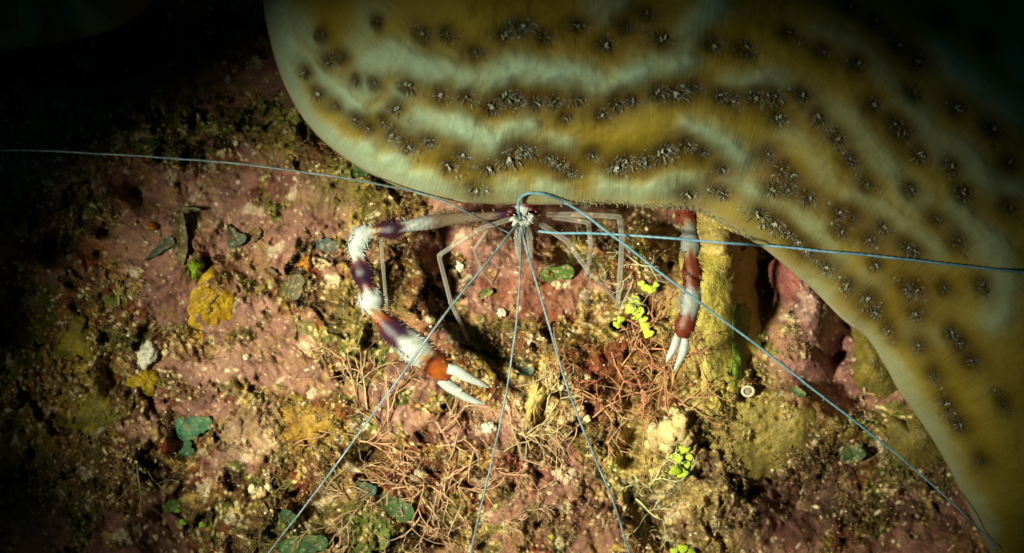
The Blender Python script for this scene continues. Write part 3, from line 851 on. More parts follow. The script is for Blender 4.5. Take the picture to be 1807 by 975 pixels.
def antenna(pts, r0, r1, n=150, m_='antenna_dim'):
    sp = spline(pts, n)
    ins = (sp[:, 0] > 560) & (sp[:, 0] < 1790) & (sp[:, 1] < np.interp(sp[:, 0], oc[:, 0], oc[:, 1]) + 14)
    if ins.any():
        chh = coral_h(sp[:, 0], sp[:, 1]) + 7
        w_ = np.convolve(ins.astype(float), np.hanning(27) / np.hanning(27).sum(), 'same')
        sp[:, 2] = sp[:, 2] * (1 - w_) + np.maximum(chh, np.minimum(sp[:, 2], chh + 5)) * w_
    mb = MB()
    rad = [(r0 + (r1 - r0) * (i / (n - 1)) ** .8) * .62 * U for i in range(n)]
    rad = [r * (1.16 if i % 2 else .86) for i, r in enumerate(rad)]; n_ = R3.uniform(0, 9)
    sp[:, 0] += 1.3 * fbm(np.arange(n) + 90 * n_, np.zeros(n), 14, 3, 5); sp[:, 1] += 1.3 * fbm(np.arange(n) + 90 * n_, np.zeros(n), 14, 3, 6)
    mb.tube([Pw(*q[:3]) for q in sp], rad, np.array([.6, .8, .9]), sides=7)
    return mb.build('antenna', M[m_], parent=shrimp)


antenna([(903, 414, 160), (880, 402, 176), (830, 376, 230), (770, 350, 262), (700, 331, 266), (560, 307, 262), (400, 287, 250), (160, 270, 240), (0, 265, 230), (-160, 262, 220)], 2.3, 2.9)
antenna([(914, 394, 160), (880, 436, 190), (790, 548, 235), (720, 645, 230), (650, 740, 215), (570, 850, 190), (490, 955, 165), (430, 1040, 150)], 3.6, 2.4)
antenna([(919, 398, 160), (918, 470, 180), (908, 600, 200), (882, 750, 195), (858, 850, 180), (833, 960, 165), (815, 1040, 150)], 3.0, 2.6)
antenna([(920, 398, 162), (932, 450, 185), (962, 550, 215), (1000, 680, 220), (1045, 795, 205), (1080, 880, 190), (1112, 980, 170), (1130, 1050, 150)], 3.4, 3.0)
antenna([(921, 388, 160), (916, 372, 205), (916, 355, 258), (928, 342, 276), (955, 341, 282), (985, 351, 284), (1020, 370, 285), (1080, 414, 282), (1200, 508, 270), (1340, 613, 250), (1480, 722, 235), (1600, 815, 225), (1700, 905, 248), (1760, 970, 270)], 3.8, 2.6, 200, 'antenna')
antenna([(950, 408, 150), (985, 411, 170), (1040, 411, 210), (1100, 414, 245), (1180, 419, 270), (1260, 426, 285), (1400, 437, 330), (1600, 458, 375), (1807, 480, 410), (1950, 494, 420)], 3.6, 3.2, 150, 'antenna')
for (x, y) in ((909, 379), (934, 376)):
    eb = MB(); eb.ball(Pw(x, y, 148), 4.6 * U, np.array([.02, .01, .02]), rings=10, seg=14)
    eb.build('eye', M['eye'], parent=shrimp)


# ------------------------------------------------------------------ growths on the seabed
def crust(name, label, cat, x, y, rx, ry, rot, thick, c1, c2, seed, rough=.25, knob=0.0, pits=(), group=None, nr=70, na=150, power=2.2, mt='attr', spots=None, keep=None):
    c, s = math.cos(math.radians(rot)), math.sin(math.radians(rot))
    rr = np.linspace(0, 1, nr)[:, None]; aa = np.linspace(0, 2 * math.pi, na, endpoint=False)[None]
    edge = 1 + rough * fbm(np.cos(aa) * 40 + 500, np.sin(aa) * 40 + 500, 24, 4, seed)
    a = rr * edge * np.cos(aa) * rx; b = rr * edge * np.sin(aa) * ry
    X = x + a * c - b * s; Y = y + a * s + b * c
    gs = (34 * fbm(X, Y, 330, 3, 11) + 20 * fbm(X, Y, 95, 2, 12))
    for (hx, hy, hrx, hry, hr, hd) in HOLES: gs = gs - hd * ga(X, Y, hx, hy, hrx, hry, hr)
    for (hx, hy, hrx, hry, hr, hd) in RISES: gs = gs + hd * ga(X, Y, hx, hy, hrx, hry, hr)
    top = gs + thick * (1 - rr ** power) + 2 + 2.2 * fbm(X, Y, 12, 3, seed + 1, .6) + 5 * fbm(X, Y, 40, 2, seed + 3)
    if knob:
        f1, _, _ = worley(X, Y, 16, seed); top = top + knob * (.6 - np.clip(f1, 0, 1))
    for (qx, qy, qr, qd) in pits: top = top - qd * ga(X, Y, qx, qy, qr)
    Hh = top - (12 + thick * .3) * rr ** 6
    cl = lerp(np.zeros(X.shape + (3,)) + np.array(c1), c2, sstep(-.2, .45, fbm(X, Y, max(rx, ry) * .35, 5, seed + 2, .6)))
    cl = cl * (1 + .25 * fbm(X, Y, 6, 3, seed + 5, .7)[..., None])
    if spots is not None:
        f1, _, fid = worley(X, Y, 11, seed + 7); cl = lerp(cl, spots, (fid > .6) * (1 - sstep(.15, .4, f1)))
    for (qx, qy, qr, qd) in pits: cl = lerp(cl, (.05, .035, .01), ga(X, Y, qx, qy, qr) * .8)
    o = new_obj(name, to_world(X, Y, Hh), grid_faces(nr, na, wrap=True)[:, ::-1], M[mt], cols=np.clip(cl, .004, .9))
    return tag(o, label, cat, group)


def blade(name, label, cat, x, y, L_, w, rot, c1, c2, seed, tilt=6, curl=6, group=None, lobes=.2, lift=5, shape='oval', fl=0.0):
    """a leafy blade with thickness, lying just above the seabed"""
    n, k = 30, 15
    c, s = math.cos(math.radians(rot)), math.sin(math.radians(rot))
    tt_ = np.linspace(0, 1, n)[:, None]; ss = np.linspace(-1, 1, k)[None]
    if shape == 'oval': wd = np.sqrt(np.clip(1 - (2 * tt_ - 1) ** 2, 0, 1)) ** .8
    elif shape == 'fan': wd = np.clip(tt_ * 1.15, 0.06, 1) * np.sqrt(np.clip(1 - (np.clip(tt_ - .8, 0, 1) / .2) ** 2, 0, 1))
    else: wd = np.sin(np.pi * np.clip(tt_, .02, .98)) ** .45
    wd = wd * (1 + (lobes + .12) * fbm(tt_ * 60 + seed, tt_ * 0, 11, 4, seed, .65))
    a = (tt_ - .5) * L_ + 0 * ss; b = ss * wd * w / 2 * (1 + .12 * lobes * fbm(tt_ * 90 + seed, ss * 30, 14, 2, seed + 3))
    X = x + a * c - b * s; Y = y + a * s + b * c
    g0 = max(G(x - c * L_ * .3, y - s * L_ * .3), G(x, y), G(x + c * L_ * .3, y + s * L_ * .3)) + lift
    z = g0 + (tt_ - .5) * tilt + curl * (ss ** 2) * .5 + 3 * fbm(X, Y, 22, 2, seed + 1) - 1.5 * np.exp(-(ss / .12) ** 2)
    top = to_world(X, Y, z + 0 * X); bot = to_world(X, Y, z - 2.4 * (1 - np.abs(ss) * .8) - .3)
    f1 = grid_faces(n, k); N0 = n * k; f2 = f1[:, ::-1] + N0
    rim = []
    for i in range(n - 1):
        rim.append((i * k, i * k + N0, (i + 1) * k + N0, (i + 1) * k)); rim.append((i * k + k - 1, (i + 1) * k + k - 1, (i + 1) * k + k - 1 + N0, i * k + k - 1 + N0))
    for j in range(k - 1):
        rim.append((j, j + 1, j + 1 + N0, j + N0)); rim.append(((n - 1) * k + j, (n - 1) * k + j + N0, (n - 1) * k + j + 1 + N0, (n - 1) * k + j + 1))
    cl = lerp(np.zeros(X.shape + (3,)) + np.array(c1), c2, sstep(-.3, .3, fbm(X, Y, 18, 4, seed + 2)))
    f1_, _, fid = worley(X, Y, 7, seed + 7)
    cl = cl * .55 * (1 + .45 * fbm(X, Y, 9, 4, seed + 9, .75))[..., None]
    cl = lerp(cl, np.array([.24, .19, .08]), sstep(.0, .6, fbm(X, Y, 13, 4, seed + 11, .7)) * .6)
    cl = lerp(cl, np.array([.40, .34, .2]), (fid > .82) * (1 - sstep(.2, .45, f1_)) * .6)
    mb = MB()
    mb.add(np.concatenate([top.reshape(-1, 3), bot.reshape(-1, 3)]), [tuple(q) for q in f1] + [tuple(q) for q in f2] + rim, np.concatenate([cl.reshape(-1, 3)] * 2))
    # short holdfast stem down to the rock
    mid = Pw(x - c * L_ * .4, y - s * L_ * .4, g0 - 2); ft = Pw(x - c * L_ * .46, y - s * L_ * .46, G(x - c * L_ * .46, y - s * L_ * .46) - 3)
    mb.tube([ft, (mid + ft) / 2, mid], [1.8 * U] * 3, np.array(c1) * .7, sides=6)
    return tag(mb.build(name, M['attr']), label, cat, group)


def pebble(name, label, cat, x, y, r, c1, seed, squash=.7, stretch=1.3, rot=0, jag=.3, group=None, sink=.3, c2=None):
    rg = np.random.RandomState(seed)
    n, k = 22, 30
    th = np.linspace(0, math.pi, n)[:, None]; ph = np.linspace(0, 2 * math.pi, k, endpoint=False)[None]
    dx = np.sin(th) * np.cos(ph); dy = np.sin(th) * np.sin(ph); dz = np.cos(th) + 0 * ph
    q = 1 + jag * fbm(dx * 3 + seed, dy * 3 + dz * 2.1, 1.3, 4, seed, .6)
    c, s = math.cos(math.radians(rot)), math.sin(math.radians(rot))
    a = dx * q * r * stretch; b = dy * q * r; z = G(x, y) + r * squash * (1 - sink) + dz * q * r * squash
    X = x + a * c - b * s; Y = y + a * s + b * c
    cl = lerp(np.zeros(X.shape + (3,)) + np.array(c1), c2 or tuple(v * .6 for v in c1), sstep(0, .5, fbm(X, Y, 9, 4, seed + 2, .65)))
    o = new_obj(name, to_world(X, Y, z), grid_faces(n, k, wrap=True)[:, ::-1], M['attr'], cols=np.clip(cl, .01, .9))
    return tag(o, label, cat, group)


# sponges and encrusting patches
crust('yellow_sponge', 'mustard yellow encrusting sponge on the pink rock left of the claws', 'sponge', 372, 530, 44, 58, 12, 4, (.50, .32, .012), (.36, .20, .01), 401, rough=.4)
crust('green_algae', 'lime green algae tuft just above the mustard yellow sponge', 'algae', 343, 470, 17, 20, 0, 9, (.26, .38, .02), (.16, .28, .01), 402, rough=.5, knob=4)
crust('yellow_sponge', 'upright yellow sponge directly right of the right claw', 'sponge', 1268, 535, 66, 158, 3, 5, (.38, .31, .06), (.48, .40, .11), 403, rough=.55, power=3)
crust('yellow_sponge', 'pale yellow rounded sponge knob just below the coral, right of the red band', 'sponge', 1268, 428, 38, 30, 10, 26, (.50, .40, .13), (.42, .32, .10), 404, rough=.15, power=2.4)
crust('green_algae', 'dark green algae film along the right flank of the upright sponge', 'algae', 1302, 600, 20, 90, 4, 12, (.09, .14, .012), (.16, .22, .02), 405, rough=.45, knob=8)
crust('encrusting_coral', 'round olive encrusting coral with small dark pits, low right', 'coral', 1362, 772, 92, 82, 8, 9, (.28, .21, .05), (.21, .165, .045), 406, rough=.38, knob=3,
      pits=((1328, 772, 7, 12), (1372, 738, 4, 6), (1398, 762, 4, 6), (1345, 735, 4, 5), (1405, 800, 4, 6), (1360, 790, 4, 5), (1390, 725, 3, 5)))
crust('olive_sponge', 'smooth olive sponge wedged in shade against the coral edge', 'sponge', 1548, 640, 56, 74, -22, 44, (.22, .17, .03), (.17, .14, .03), 407, rough=.2)
crust('olive_sponge', 'flat olive sponge at the dark lower right beside the coral', 'sponge', 1612, 775, 66, 46, 30, 40, (.18, .14, .03), (.13, .11, .03), 408, rough=.3)
crust('brown_sponge', 'golden brown encrusting sponge below left of the left claw', 'sponge', 545, 748, 62, 40, 8, 10, (.34, .20, .025), (.20, .10, .02), 409, rough=.5, knob=3)
crust('yellow_sponge', 'small yellow sponge patch beneath the white chip', 'sponge', 262, 672, 30, 22, 30, 8, (.42, .28, .01), (.25, .17, .01), 410, rough=.5)
crust('olive_sponge', 'olive film sponge in the dim far left', 'sponge', 130, 610, 42, 50, 0, 9, (.26, .20, .012), (.14, .11, .01), 411, rough=.5)
crust('olive_sponge', 'olive film sponge at the dim lower left', 'sponge', 170, 735, 50, 46, 20, 9, (.22, .18, .015), (.11, .10, .01), 412, rough=.5)
crust('pink_crust', 'knobbly mauve coralline crust between the two shadows at right', 'coralline algae', 1448, 560, 46, 88, -32, 24, (.20, .09, .075), (.34, .20, .16), 413, rough=.3, knob=9, spots=(.58, .38, .34))
crust('pink_crust', 'smooth rosy coralline crust under the coral lip at right', 'coralline algae', 1395, 490, 34, 46, -40, 22, (.30, .10, .08), (.24, .09, .08), 414, rough=.3)
crust('orange_sponge', 'small orange sponge dot beside the grey oval leaf', 'sponge', 540, 463, 13, 14, 0, 8, (.50, .22, .02), (.40, .14, .02), 415, rough=.4)
crust('yellow_sponge', 'lumpy cream yellow growth beneath the shrimp between two antennae', 'sponge', 942, 706, 17, 46, 4, 14, (.56, .44, .15), (.42, .30, .08), 416, rough=.5, knob=9)
crust('red_sponge', 'dark red sponge patch beside the teal leaf', 'sponge', 296, 785, 22, 16, 0, 7, (.12, .012, .008), (.2, .03, .015), 417, rough=.4)
crust('red_sponge', 'oval rust red sponge on smooth pink rock at upper left', 'sponge', 268, 398, 14, 9, 20, 6, (.30, .07, .012), (.45, .2, .03), 418, rough=.2)
crust('red_sponge', 'rust red sponge between antennae low in the middle', 'sponge', 908, 828, 38, 26, 10, 7, (.32, .09, .04), (.24, .06, .03), 419, rough=.4)
crust('yellow_sponge', 'bright yellow lump near the bottom edge in the middle', 'sponge', 972, 944, 13, 10, 20, 13, (.48, .42, .03), (.34, .34, .02), 420, rough=.3, knob=4)

# pale lumps, chips, shells
def lumps(cx, cy, items, label, seed, cols, name='pale_rubble', cat='rubble'):
    e = empty(name, Pw(cx, cy, G(cx, cy)))
    r = random.Random(seed)
    for (dx, dy, rad) in items:
        x, y = cx + dx, cy + dy
        n, k = 14, 18
        th = np.linspace(0, math.pi, n)[:, None]; ph = np.linspace(0, 2 * math.pi, k, endpoint=False)[None]
        ax_, ay_, az_ = np.sin(th) * np.cos(ph), np.sin(th) * np.sin(ph), np.cos(th) + 0 * ph
        q = 1 + .38 * fbm(ax_ * 3 + dx, ay_ * 3 + az_ * 2.1 + dy, 1.0, 4, seed, .65)
        z = G(x, y) + rad * .35 + az_ * q * rad * .75
        cc = cols[r.randrange(len(cols))]
        o = new_obj('lump', to_world(x + ax_ * q * rad, y + ay_ * q * rad, z), grid_faces(n, k, wrap=True)[:, ::-1], M['attr'], parent=e,
                    cols=np.clip(np.array(cc) * (1 + .35 * fbm(ax_ * 50, ay_ * 50 + az_ * 30, 12, 3, seed, .6))[..., None], .01, .9))
    return tag(e, label, cat)


CRM = [(.66, .52, .24), (.58, .42, .20), (.74, .66, .40)]
lumps(1186, 762, [(0, 0, 24), (-26, 12, 20), (14, -20, 15), (24, 10, 16), (-8, 24, 15), (-34, -6, 11), (4, -36, 10), (34, 26, 10), (-40, 22, 9)], 'brightest cream knobbly rubble heap above the lower lime algae', 31, CRM)
lumps(990, 838, [(0, 0, 11), (19, -3, 11), (10, 10, 7), (-12, -4, 5)], 'pair of whitish lumps between the two lower antennae', 32, [(.55, .42, .30), (.60, .50, .36)])
lumps(928, 822, [(0, 0, 6), (30, -4, 6), (-4, 10, 4), (62, -14, 8), (70, 2, 6)], 'pale pinkish lumps strewn above the pair of whitish lumps', 33, [(.45, .30, .2), (.5, .38, .24)])
lumps(446, 862, [(0, 0, 9), (14, 6, 10), (26, -2, 8), (4, 14, 6)], 'small cream rubble pile low at left beside a dark hollow', 34, CRM)
lumps(1008, 735, [(0, 0, 10), (14, -10, 11), (-16, 6, 8), (28, 4, 7), (6, 14, 8)], 'cream lumps beside the right of two long lower antennae', 35, CRM)
pebble('white_chip', 'irregular white chip on pink rock above the small yellow sponge', 'chip', 258, 626, 14, (.72, .72, .58), 51, stretch=1.7, rot=-65, jag=.5)
pebble('white_chip', 'small white chip below the left claw tips', 'chip', 864, 754, 9, (.80, .76, .60), 52, stretch=1.3, jag=.5)
pebble('white_chip', 'small round white pebble right of the larger white chip', 'chip', 292, 622, 6, (.74, .58, .34), 53, stretch=1.1)
pebble('white_chip', 'tiny white pebble left of the lower golden sponge', 'chip', 434, 630, 5, (.78, .70, .50), 54, stretch=1.1)
pebble('white_chip', 'pale chip between the long leg and the middle antenna', 'chip', 884, 552, 7, (.70, .60, .46), 55, stretch=1.2, jag=.5)
pebble('white_chip', 'white chip on pink rock just right of the sharply bent leg', 'chip', 812, 470, 6, (.78, .72, .56), 56, stretch=1.5, rot=60, jag=.5)

# worm tube
wt = MB(); wr = []
cxy = (1320, 690)
g0 = G(*cxy)
e = empty('worm_tube', Pw(*cxy, g0))
for k in range(33):
    a = 2 * math.pi * k / 32; wr.append(Pw(cxy[0] + 10 * math.cos(a), cxy[1] + 8.5 * math.sin(a), g0 + 14))
wt.tube(wr, 2.6 * U, np.array([.55, .50, .36]), sides=8, cap=False); wt.build('rim', M['attr'], parent=e)
wt = MB(); wt.tube([Pw(cxy[0], cxy[1], g0 - 8), Pw(cxy[0], cxy[1], g0 + 4), Pw(cxy[0], cxy[1], g0 + 13)], [12 * U, 11 * U, 9.5 * U], np.array([.22, .2, .12]), sides=16); wt.build('tube', M['attr'], parent=e)
tag(e, 'round open worm tube with a pale ring on the yellow rock', 'worm tube')

# blades and leaves
GRN = (.06, .16, .02); GRN2 = (.10, .24, .02); TEAL = (.05, .17, .11); TEAL2 = (.10, .22, .16); GREY = (.16, .19, .12); GREY2 = (.12, .14, .09)
blade('algae_blade', 'bright green oval algae blade below the shrimp, right of the antennae', 'algae', 982, 482, 64, 28, -6, (.07, .17, .012), (.13, .24, .015), 601, group=None)
blade('algae_blade', 'grey blue oval leaf left of the left claw', 'algae', 576, 432, 40, 24, 8, (.16, .22, .20), (.11, .17, .16), 602)
blade('algae_blade', 'small round teal leaf between two downward antennae', 'algae', 928, 650, 30, 24, 10, TEAL, TEAL2, 603)
blade('algae_blade', 'pale grey green wedge leaf at the left on pink rock', 'algae', 280, 440, 66, 26, -38, GREY, GREY2, 604, shape='fan')
blade('algae_blade', 'kite shaped grey green leaf above the mustard sponge', 'algae', 412, 414, 44, 40, 60, GREY, GREY2, 605, shape='fan')
blade('algae_blade', 'brown leaf tucked against the kite shaped leaf', 'algae', 446, 416, 36, 20, -40, (.22, .12, .03), (.3, .16, .04), 606)
blade('algae_blade', 'olive brown upright blade above the lime tuft', 'algae', 318, 420, 96, 24, 88, (.15, .10, .02), (.22, .15, .03), 607, shape='strip')
blade('algae_blade', 'olive grey leaf right of the mustard sponge', 'algae', 520, 506, 50, 28, -70, (.20, .16, .07), (.26, .22, .12), 608)
blade('algae_blade', 'teal green leaf in the dim lower left', 'algae', 342, 752, 68, 34, -14, (.06, .24, .10), (.09, .30, .15), 609, lobes=.5)
blade('algae_blade', 'teal green leaf hanging below another teal leaf, lower left', 'algae', 326, 790, 50, 28, 80, (.05, .20, .08), (.08, .26, .12), 610, lobes=.5)
blade('algae_blade', 'long green blade slanting among red twigs near the bottom', 'algae', 695, 892, 86, 34, 32, (.05, .13, .03), (.09, .18, .04), 611, lobes=.3, shape='strip')
blade('algae_blade', 'dark teal blade just above the slanting green blade', 'algae', 645, 862, 40, 24, 16, (.04, .10, .07), (.06, .14, .09), 612)
blade('algae_blade', 'yellow green rounded leaf near the bottom edge', 'algae', 666, 944, 54, 46, 80, (.10, .19, .015), (.20, .28, .02), 613)
blade('algae_blade', 'broad dark green leaf at the bottom edge left of the antenna', 'algae', 534, 962, 92, 36, -8, (.03, .13, .025), (.05, .18, .04), 614)
blade('algae_blade', 'small dark green leaf above the broad bottom leaf', 'algae', 508, 912, 34, 22, 40, (.04, .12, .04), (.06, .17, .06), 615)
blade('algae_blade', 'tiny green leaf beside the bent leg', 'algae', 856, 518, 30, 14, -25, (.10, .16, .02), (.16, .22, .03), 616)
blade('algae_blade', 'deep green tuft leaf under the coral edge at upper left', 'algae', 636, 302, 30, 20, 0, (.05, .14, .02), (.1, .22, .03), 617)
blade('algae_blade', 'thin pale blade lying crosswise on pink rock, upper left', 'algae', 330, 368, 50, 8, 4, (.22, .24, .12), (.3, .28, .14), 618, shape='strip')
blade('algae_blade', 'green leaf in the gloom at right under the long antenna', 'algae', 1408, 692, 30, 16, 20, (.05, .15, .03), (.08, .2, .05), 619)
blade('algae_blade', 'dark green leaf on the shaded right near the coral', 'algae', 1505, 800, 34, 44, 70, (.03, .08, .015), (.05, .11, .02), 620)
blade('algae_blade', 'small brown oval leaf beside the lower red sponge', 'algae', 478, 480, 26, 14, 30, (.24, .14, .05), (.3, .2, .08), 621)
blade('algae_blade', 'green leaf by the left antenna at the dim left', 'algae', 264, 250, 40, 14, 10, (.08, .12, .02), (.12, .16, .03), 622)
blade('algae_blade', 'mid green leaf low at the dark left bottom', 'algae', 302, 892, 34, 18, -20, (.10, .20, .02), (.16, .28, .03), 623)


# lime segmented algae
def segalgae(label, pts, seed, c1=(.36, .52, .02), c2=(.56, .70, .07)):
    e = empty('segmented_algae', Pw(pts[0][0], pts[0][1], G(pts[0][0], pts[0][1])))
    r = random.Random(seed)
    for (x, y, rad) in pts:
        mb = MB(); k = 16
        z0 = G(x, y) + 12 + r.uniform(0, 8); tx, ty = r.uniform(-.5, .5), r.uniform(-.5, .5)
        vs = []; cs = []
        ph = r.uniform(0, 6)
        for (rr_, dz) in ((0, 2.4), (.45, 2.3), (.8, 1.6), (1, 0), (.8, -1.6), (.45, -2.3), (0, -2.4)):
            for q in range(k):
                a = 2 * math.pi * q / k
                ed = 1 + .16 * math.sin(3 * a + ph) + .10 * math.sin(5 * a + ph * 2)
                dx, dy = rr_ * rad * ed * math.cos(a), rr_ * rad * ed * math.sin(a) * .85
                vs.append(tuple(Pw(x + dx, y + dy, z0 + dz + dx * tx + dy * ty)))
                m = r.random(); cs.append([c1[j] * (1 - m) + c2[j] * m for j in range(3)])
        f = []
        for i in range(6):
            for q in range(k):
                q2 = (q + 1) % k; f.append((i * k + q, i * k + q2, (i + 1) * k + q2, (i + 1) * k + q))
        mb.add(vs, f, np.array(cs))
        mb.tube([Pw(x, y, G(x, y) - 3), Pw(x, y, z0 - 1)], [1.6 * U, 1.4 * U], np.array(c1) * .6, sides=6)
        mb.build('segment', M['attr'], parent=e)
    return tag(e, label, 'algae')


segalgae('upper lime green algae of flat rounded segments, left of the right claw', [(1121, 532, 12), (1112, 545, 11), (1126, 550, 12), (1134, 562, 9), (1138, 575, 9), (1120, 560, 7), (1096, 562, 8), (1090, 572, 8), (1144, 588, 10), (1150, 510, 9), (1140, 508, 8), (1132, 500, 7), (1158, 502, 6)], 71)
segalgae('lower lime green algae of flat rounded segments below the cream rubble', [(1208, 790, 11), (1195, 808, 12), (1208, 820, 12), (1192, 830, 11), (1204, 834, 11), (1196, 790, 8), (1216, 806, 7)], 72)
segalgae('small lime algae bit at the bottom edge right of the last antenna', [(1205, 968, 10), (1190, 972, 8), (1220, 974, 8)], 73)
segalgae('two tiny lime algae segments in the dark lower left', [(322, 922, 7), (357, 926, 7), (312, 900, 6)], 74, (.18, .34, .02), (.24, .42, .03))


# wiry red algae
def twigs(label, cx, cy, n, L_, seed, spread=60, col=(.46, .19, .11), w=1.5, ang=None, depth=4, name='wiry_red_algae', cat='algae', z=8):
    r = random.Random(seed); mb = MB(); n = max(2, int(n * .62)); L_ = L_ * 1.25; col = (col[0] * 1.15, col[1] * 1.55, col[2] * 1.6); spread = spread * 1.1

    def grow(p, a, l, w_, d, el):
        pts = [p]; q = p.copy(); aa = a
        steps = r.randint(3, 5)
        for k in range(steps):
            aa += r.uniform(-.32, .32)
            q = q + Vector((math.cos(aa) * l / steps, math.sin(aa) * l / steps, el * l / steps))
            gq = G(q.x, q.y)
            if q.z < gq + 2: q.z = gq + 2 + r.uniform(0, 4)
            if q.z > gq + 42: q.z = gq + 42
            pts.append(q.copy())
        m = r.uniform(.6, 1.5); cc = np.clip(np.array(col) * m, 0, .85)
        tip = np.clip(cc * .5 + np.array([.62, .46, .22]) * .5, 0, 1)
        cols_ = [cc * (1 - k / steps * .6) + tip * (k / steps * .6) for k in range(len(pts))]
        mb.tube([Pw(*v) for v in pts], [U * w_ * (1 - .4 * k / steps) * r.uniform(.75, 1.25) for k in range(len(pts))], cols_, sides=6)
        if d > 0:
            for k in range(r.randint(1, 2) + (d > 1)):
                b = pts[r.randint(1, len(pts) - 1)]
                grow(b.copy(), aa + r.choice((-1, 1)) * r.uniform(.35, .95), l * r.uniform(.4, .75), w_ * .74, d - 1, r.uniform(-.2, .4))
    for k in range(n):
        x = cx + r.gauss(0, spread * .45); y = cy + r.gauss(0, spread * .28)
        a = r.uniform(0, 6.28) if ang is None else math.radians(ang) + r.gauss(0, .6)
        grow(Vector((x, y, G(x, y) + r.uniform(-2, z))), a, L_ * r.uniform(.7, 1.3), w * r.uniform(.8, 1.2), depth - 1, r.uniform(0, .5))
    return tag(mb.build(name, M['twig']), label, cat)


twigs('tangle of wiry red algae below the left claw, crossed by an antenna', 700, 770, 10, 54, 81, 105)
twigs('dense nest of wiry red algae low in the middle left', 740, 830, 20, 60, 82, 110, col=(.44, .2, .12))
twigs('wiry red algae thicket below left of the right claw', 1110, 680, 22, 62, 83, 110, col=(.40, .15, .07))
twigs('wiry red algae under the upper lime algae', 1110, 620, 14, 44, 84, 90, col=(.38, .10, .06), w=1.9)
twigs('pale branching twigs under the shrimp beside the cream lumps', 950, 760, 12, 44, 85, 60, col=(.50, .30, .16))
twigs('pinkish twigs spreading at the bottom left of the antenna', 570, 880, 7, 46, 86, 70, col=(.42, .2, .11))
twigs('thin brown twig in the dim lower left', 250, 820, 2, 60, 87, 14, col=(.14, .07, .025), w=1.4, ang=10, depth=2)
twigs('twigs rising beside the cream rubble heap', 1060, 730, 8, 50, 88, 60, col=(.46, .2, .11))
twigs('short pink twigs near the bottom middle', 800, 900, 9, 46, 89, 110, col=(.40, .18, .12), w=1.9)
twigs('fine pale hair-like strands around the lower lime algae', 1150, 860, 9, 40, 90, 90, col=(.50, .40, .2), w=1.5)
twigs('short straight twig pair left of the lower antenna', 640, 720, 4, 50, 91, 30, col=(.46, .22, .13), ang=-80)
twigs('thin pink strand reaching from the left claw tips', 890, 690, 2, 80, 92, 6, col=(.40, .2, .12), w=1.6, ang=20, depth=2)
twigs('wispy pale strands beside the right leg tips', 1110, 480, 7, 44, 93, 50, col=(.34, .26, .16), w=1.3)
twigs('dark olive twigs at the left bottom corner of the lit rock', 480, 930, 5, 44, 94, 70, col=(.08, .04, .012), w=1.3)


# ------------------------------------------------------------------ uncountable turf and grit
rg = np.random.RandomState(7)


def scatter(n, fn):
    xs = rg.uniform(-30, 1840, n * 3); ys = rg.uniform(-20, 1000, n * 3)
    keep = rg.uniform(0, 1, n * 3) < fn(xs, ys)
    return xs[keep][:n], ys[keep][:n]


def not_under(xs, ys):
    inside = ((ys < np.interp(xs, oc[:, 0], oc[:, 1]) - 30) & (xs > 480))
    return ~inside


xs, ys = scatter(90000, lambda a, b: sstep(.2, .8, look(T, a, b)) * (.15 + .85 * sstep(-.3, .3, fbm(a, b, 40, 3, 500))) * not_under(a, b))
n = len(xs)
gz = look(GH, xs, ys)
ang = rg.uniform(0, 2 * math.pi, n); L_ = rg.uniform(4, 11, n); wd = rg.uniform(.5, 1.1, n); el = rg.uniform(.15, 1.1, n)
pts = []
for k, t in enumerate((0, .35, .7, 1.0)):
    bx = xs + np.cos(ang + t * .9) * L_ * t * np.cos(el); by = ys + np.sin(ang + t * .9) * L_ * t * np.cos(el); bz = gz - 1 + L_ * t * np.sin(el) * (1.2 - .3 * t)
    ww = wd * (1 - .7 * t)
    nx = -np.sin(ang) * ww; ny = np.cos(ang) * ww
    pts.append(to_world(bx + nx, by + ny, bz)); pts.append(to_world(bx - nx, by - ny, bz)); pts.append(to_world(bx, by, bz + ww * 1.2))
V = np.stack(pts, 1)   # n, 12, 3
F = []
for k in range(3):
    for a, b in ((0, 1), (1, 2), (2, 0)):
        F.append((k * 3 + a, k * 3 + b, (k + 1) * 3 + b, (k + 1) * 3 + a))
F = np.array(F)[None] + (np.arange(n) * 12)[:, None, None]
pal = np.array([(.24, .17, .05), (.40, .29, .10), (.10, .06, .02), (.10, .10, .02), (.17, .05, .02), (.60, .48, .24), (.30, .13, .07), (.06, .03, .015)])
idx = (np.clip(fbm(xs, ys, 60, 3, 510) * .5 + .5 + rg.normal(0, .22, n), 0, .999) * len(pal)).astype(int)
cc = pal[idx] * rg.uniform(.7, 1.25, (n, 1))
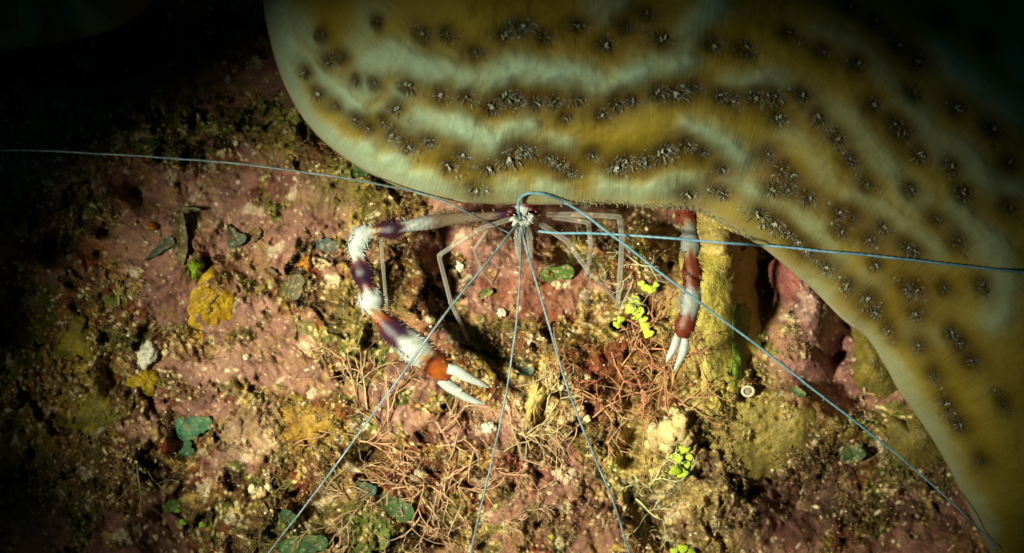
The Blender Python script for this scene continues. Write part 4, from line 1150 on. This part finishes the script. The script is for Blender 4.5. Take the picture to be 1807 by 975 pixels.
turf = new_obj('turf_algae', V.reshape(-1, 3), F.reshape(-1, 4), M['turf'], cols=np.repeat(cc, 12, axis=0), origin=None)
tag(turf, 'short olive and cream turf algae filaments covering the rock', 'algae', kind='stuff')

# rounded grit grains
ico_v = []; g_ = (1 + 5 ** .5) / 2
for a, b in ((-1, g_), (1, g_), (-1, -g_), (1, -g_)):
    ico_v += [(a, b, 0), (0, a, b), (b, 0, a)]
ico_v = np.array(ico_v, float); ico_v /= np.linalg.norm(ico_v[0])
ico_f = []
for i in range(12):
    for j in range(i + 1, 12):
        for k in range(j + 1, 12):
            d = [np.linalg.norm(ico_v[p] - ico_v[q]) for p, q in ((i, j), (j, k), (k, i))]
            if max(d) < 1.1:
                nn = np.cross(ico_v[j] - ico_v[i], ico_v[k] - ico_v[i]); ico_f.append((i, j, k) if nn @ ico_v[i] > 0 else (i, k, j))
ico_f = np.array(ico_f)
xs, ys = scatter(5500, lambda a, b: (.03 + .97 * sstep(.3, .9, look(T, a, b))) * (.03 + .97 * sstep(0, .4, fbm(a, b, 50, 4, 520, .7))) * not_under(a, b))
n = len(xs); gz = look(GH, xs, ys)
r_ = .9 + rg.gamma(1.1, 1.0, n) * .85; r_ = np.clip(r_, .9, 6.5)
jit = 1 + rg.uniform(-.4, .4, (n, 12, 1)); st = rg.uniform(.5, 1.6, (n, 1, 3))
V = ico_v[None] * jit * st * r_[:, None, None]
V = to_world(xs[:, None] + V[..., 0], ys[:, None] + V[..., 1], gz[:, None] + V[..., 2] + r_[:, None] * .35)
F = ico_f[None] + (np.arange(n) * 12)[:, None, None]
pal = np.array([(.70, .60, .34), (.52, .40, .17), (.62, .48, .22), (.50, .27, .18), (.36, .26, .07), (.80, .74, .54), (.30, .12, .06), (.25, .18, .05), (.45, .30, .12)])
cc = pal[rg.randint(0, len(pal), n)] * rg.uniform(.75, 1.1, (n, 1))
grit = new_obj('shell_grit', V.reshape(-1, 3), F.reshape(-1, 3), M['grit'], cols=np.repeat(cc, 12, axis=0), origin=None)
tag(grit, 'cream and white grains of shell grit scattered over the rock', 'grit', kind='stuff')
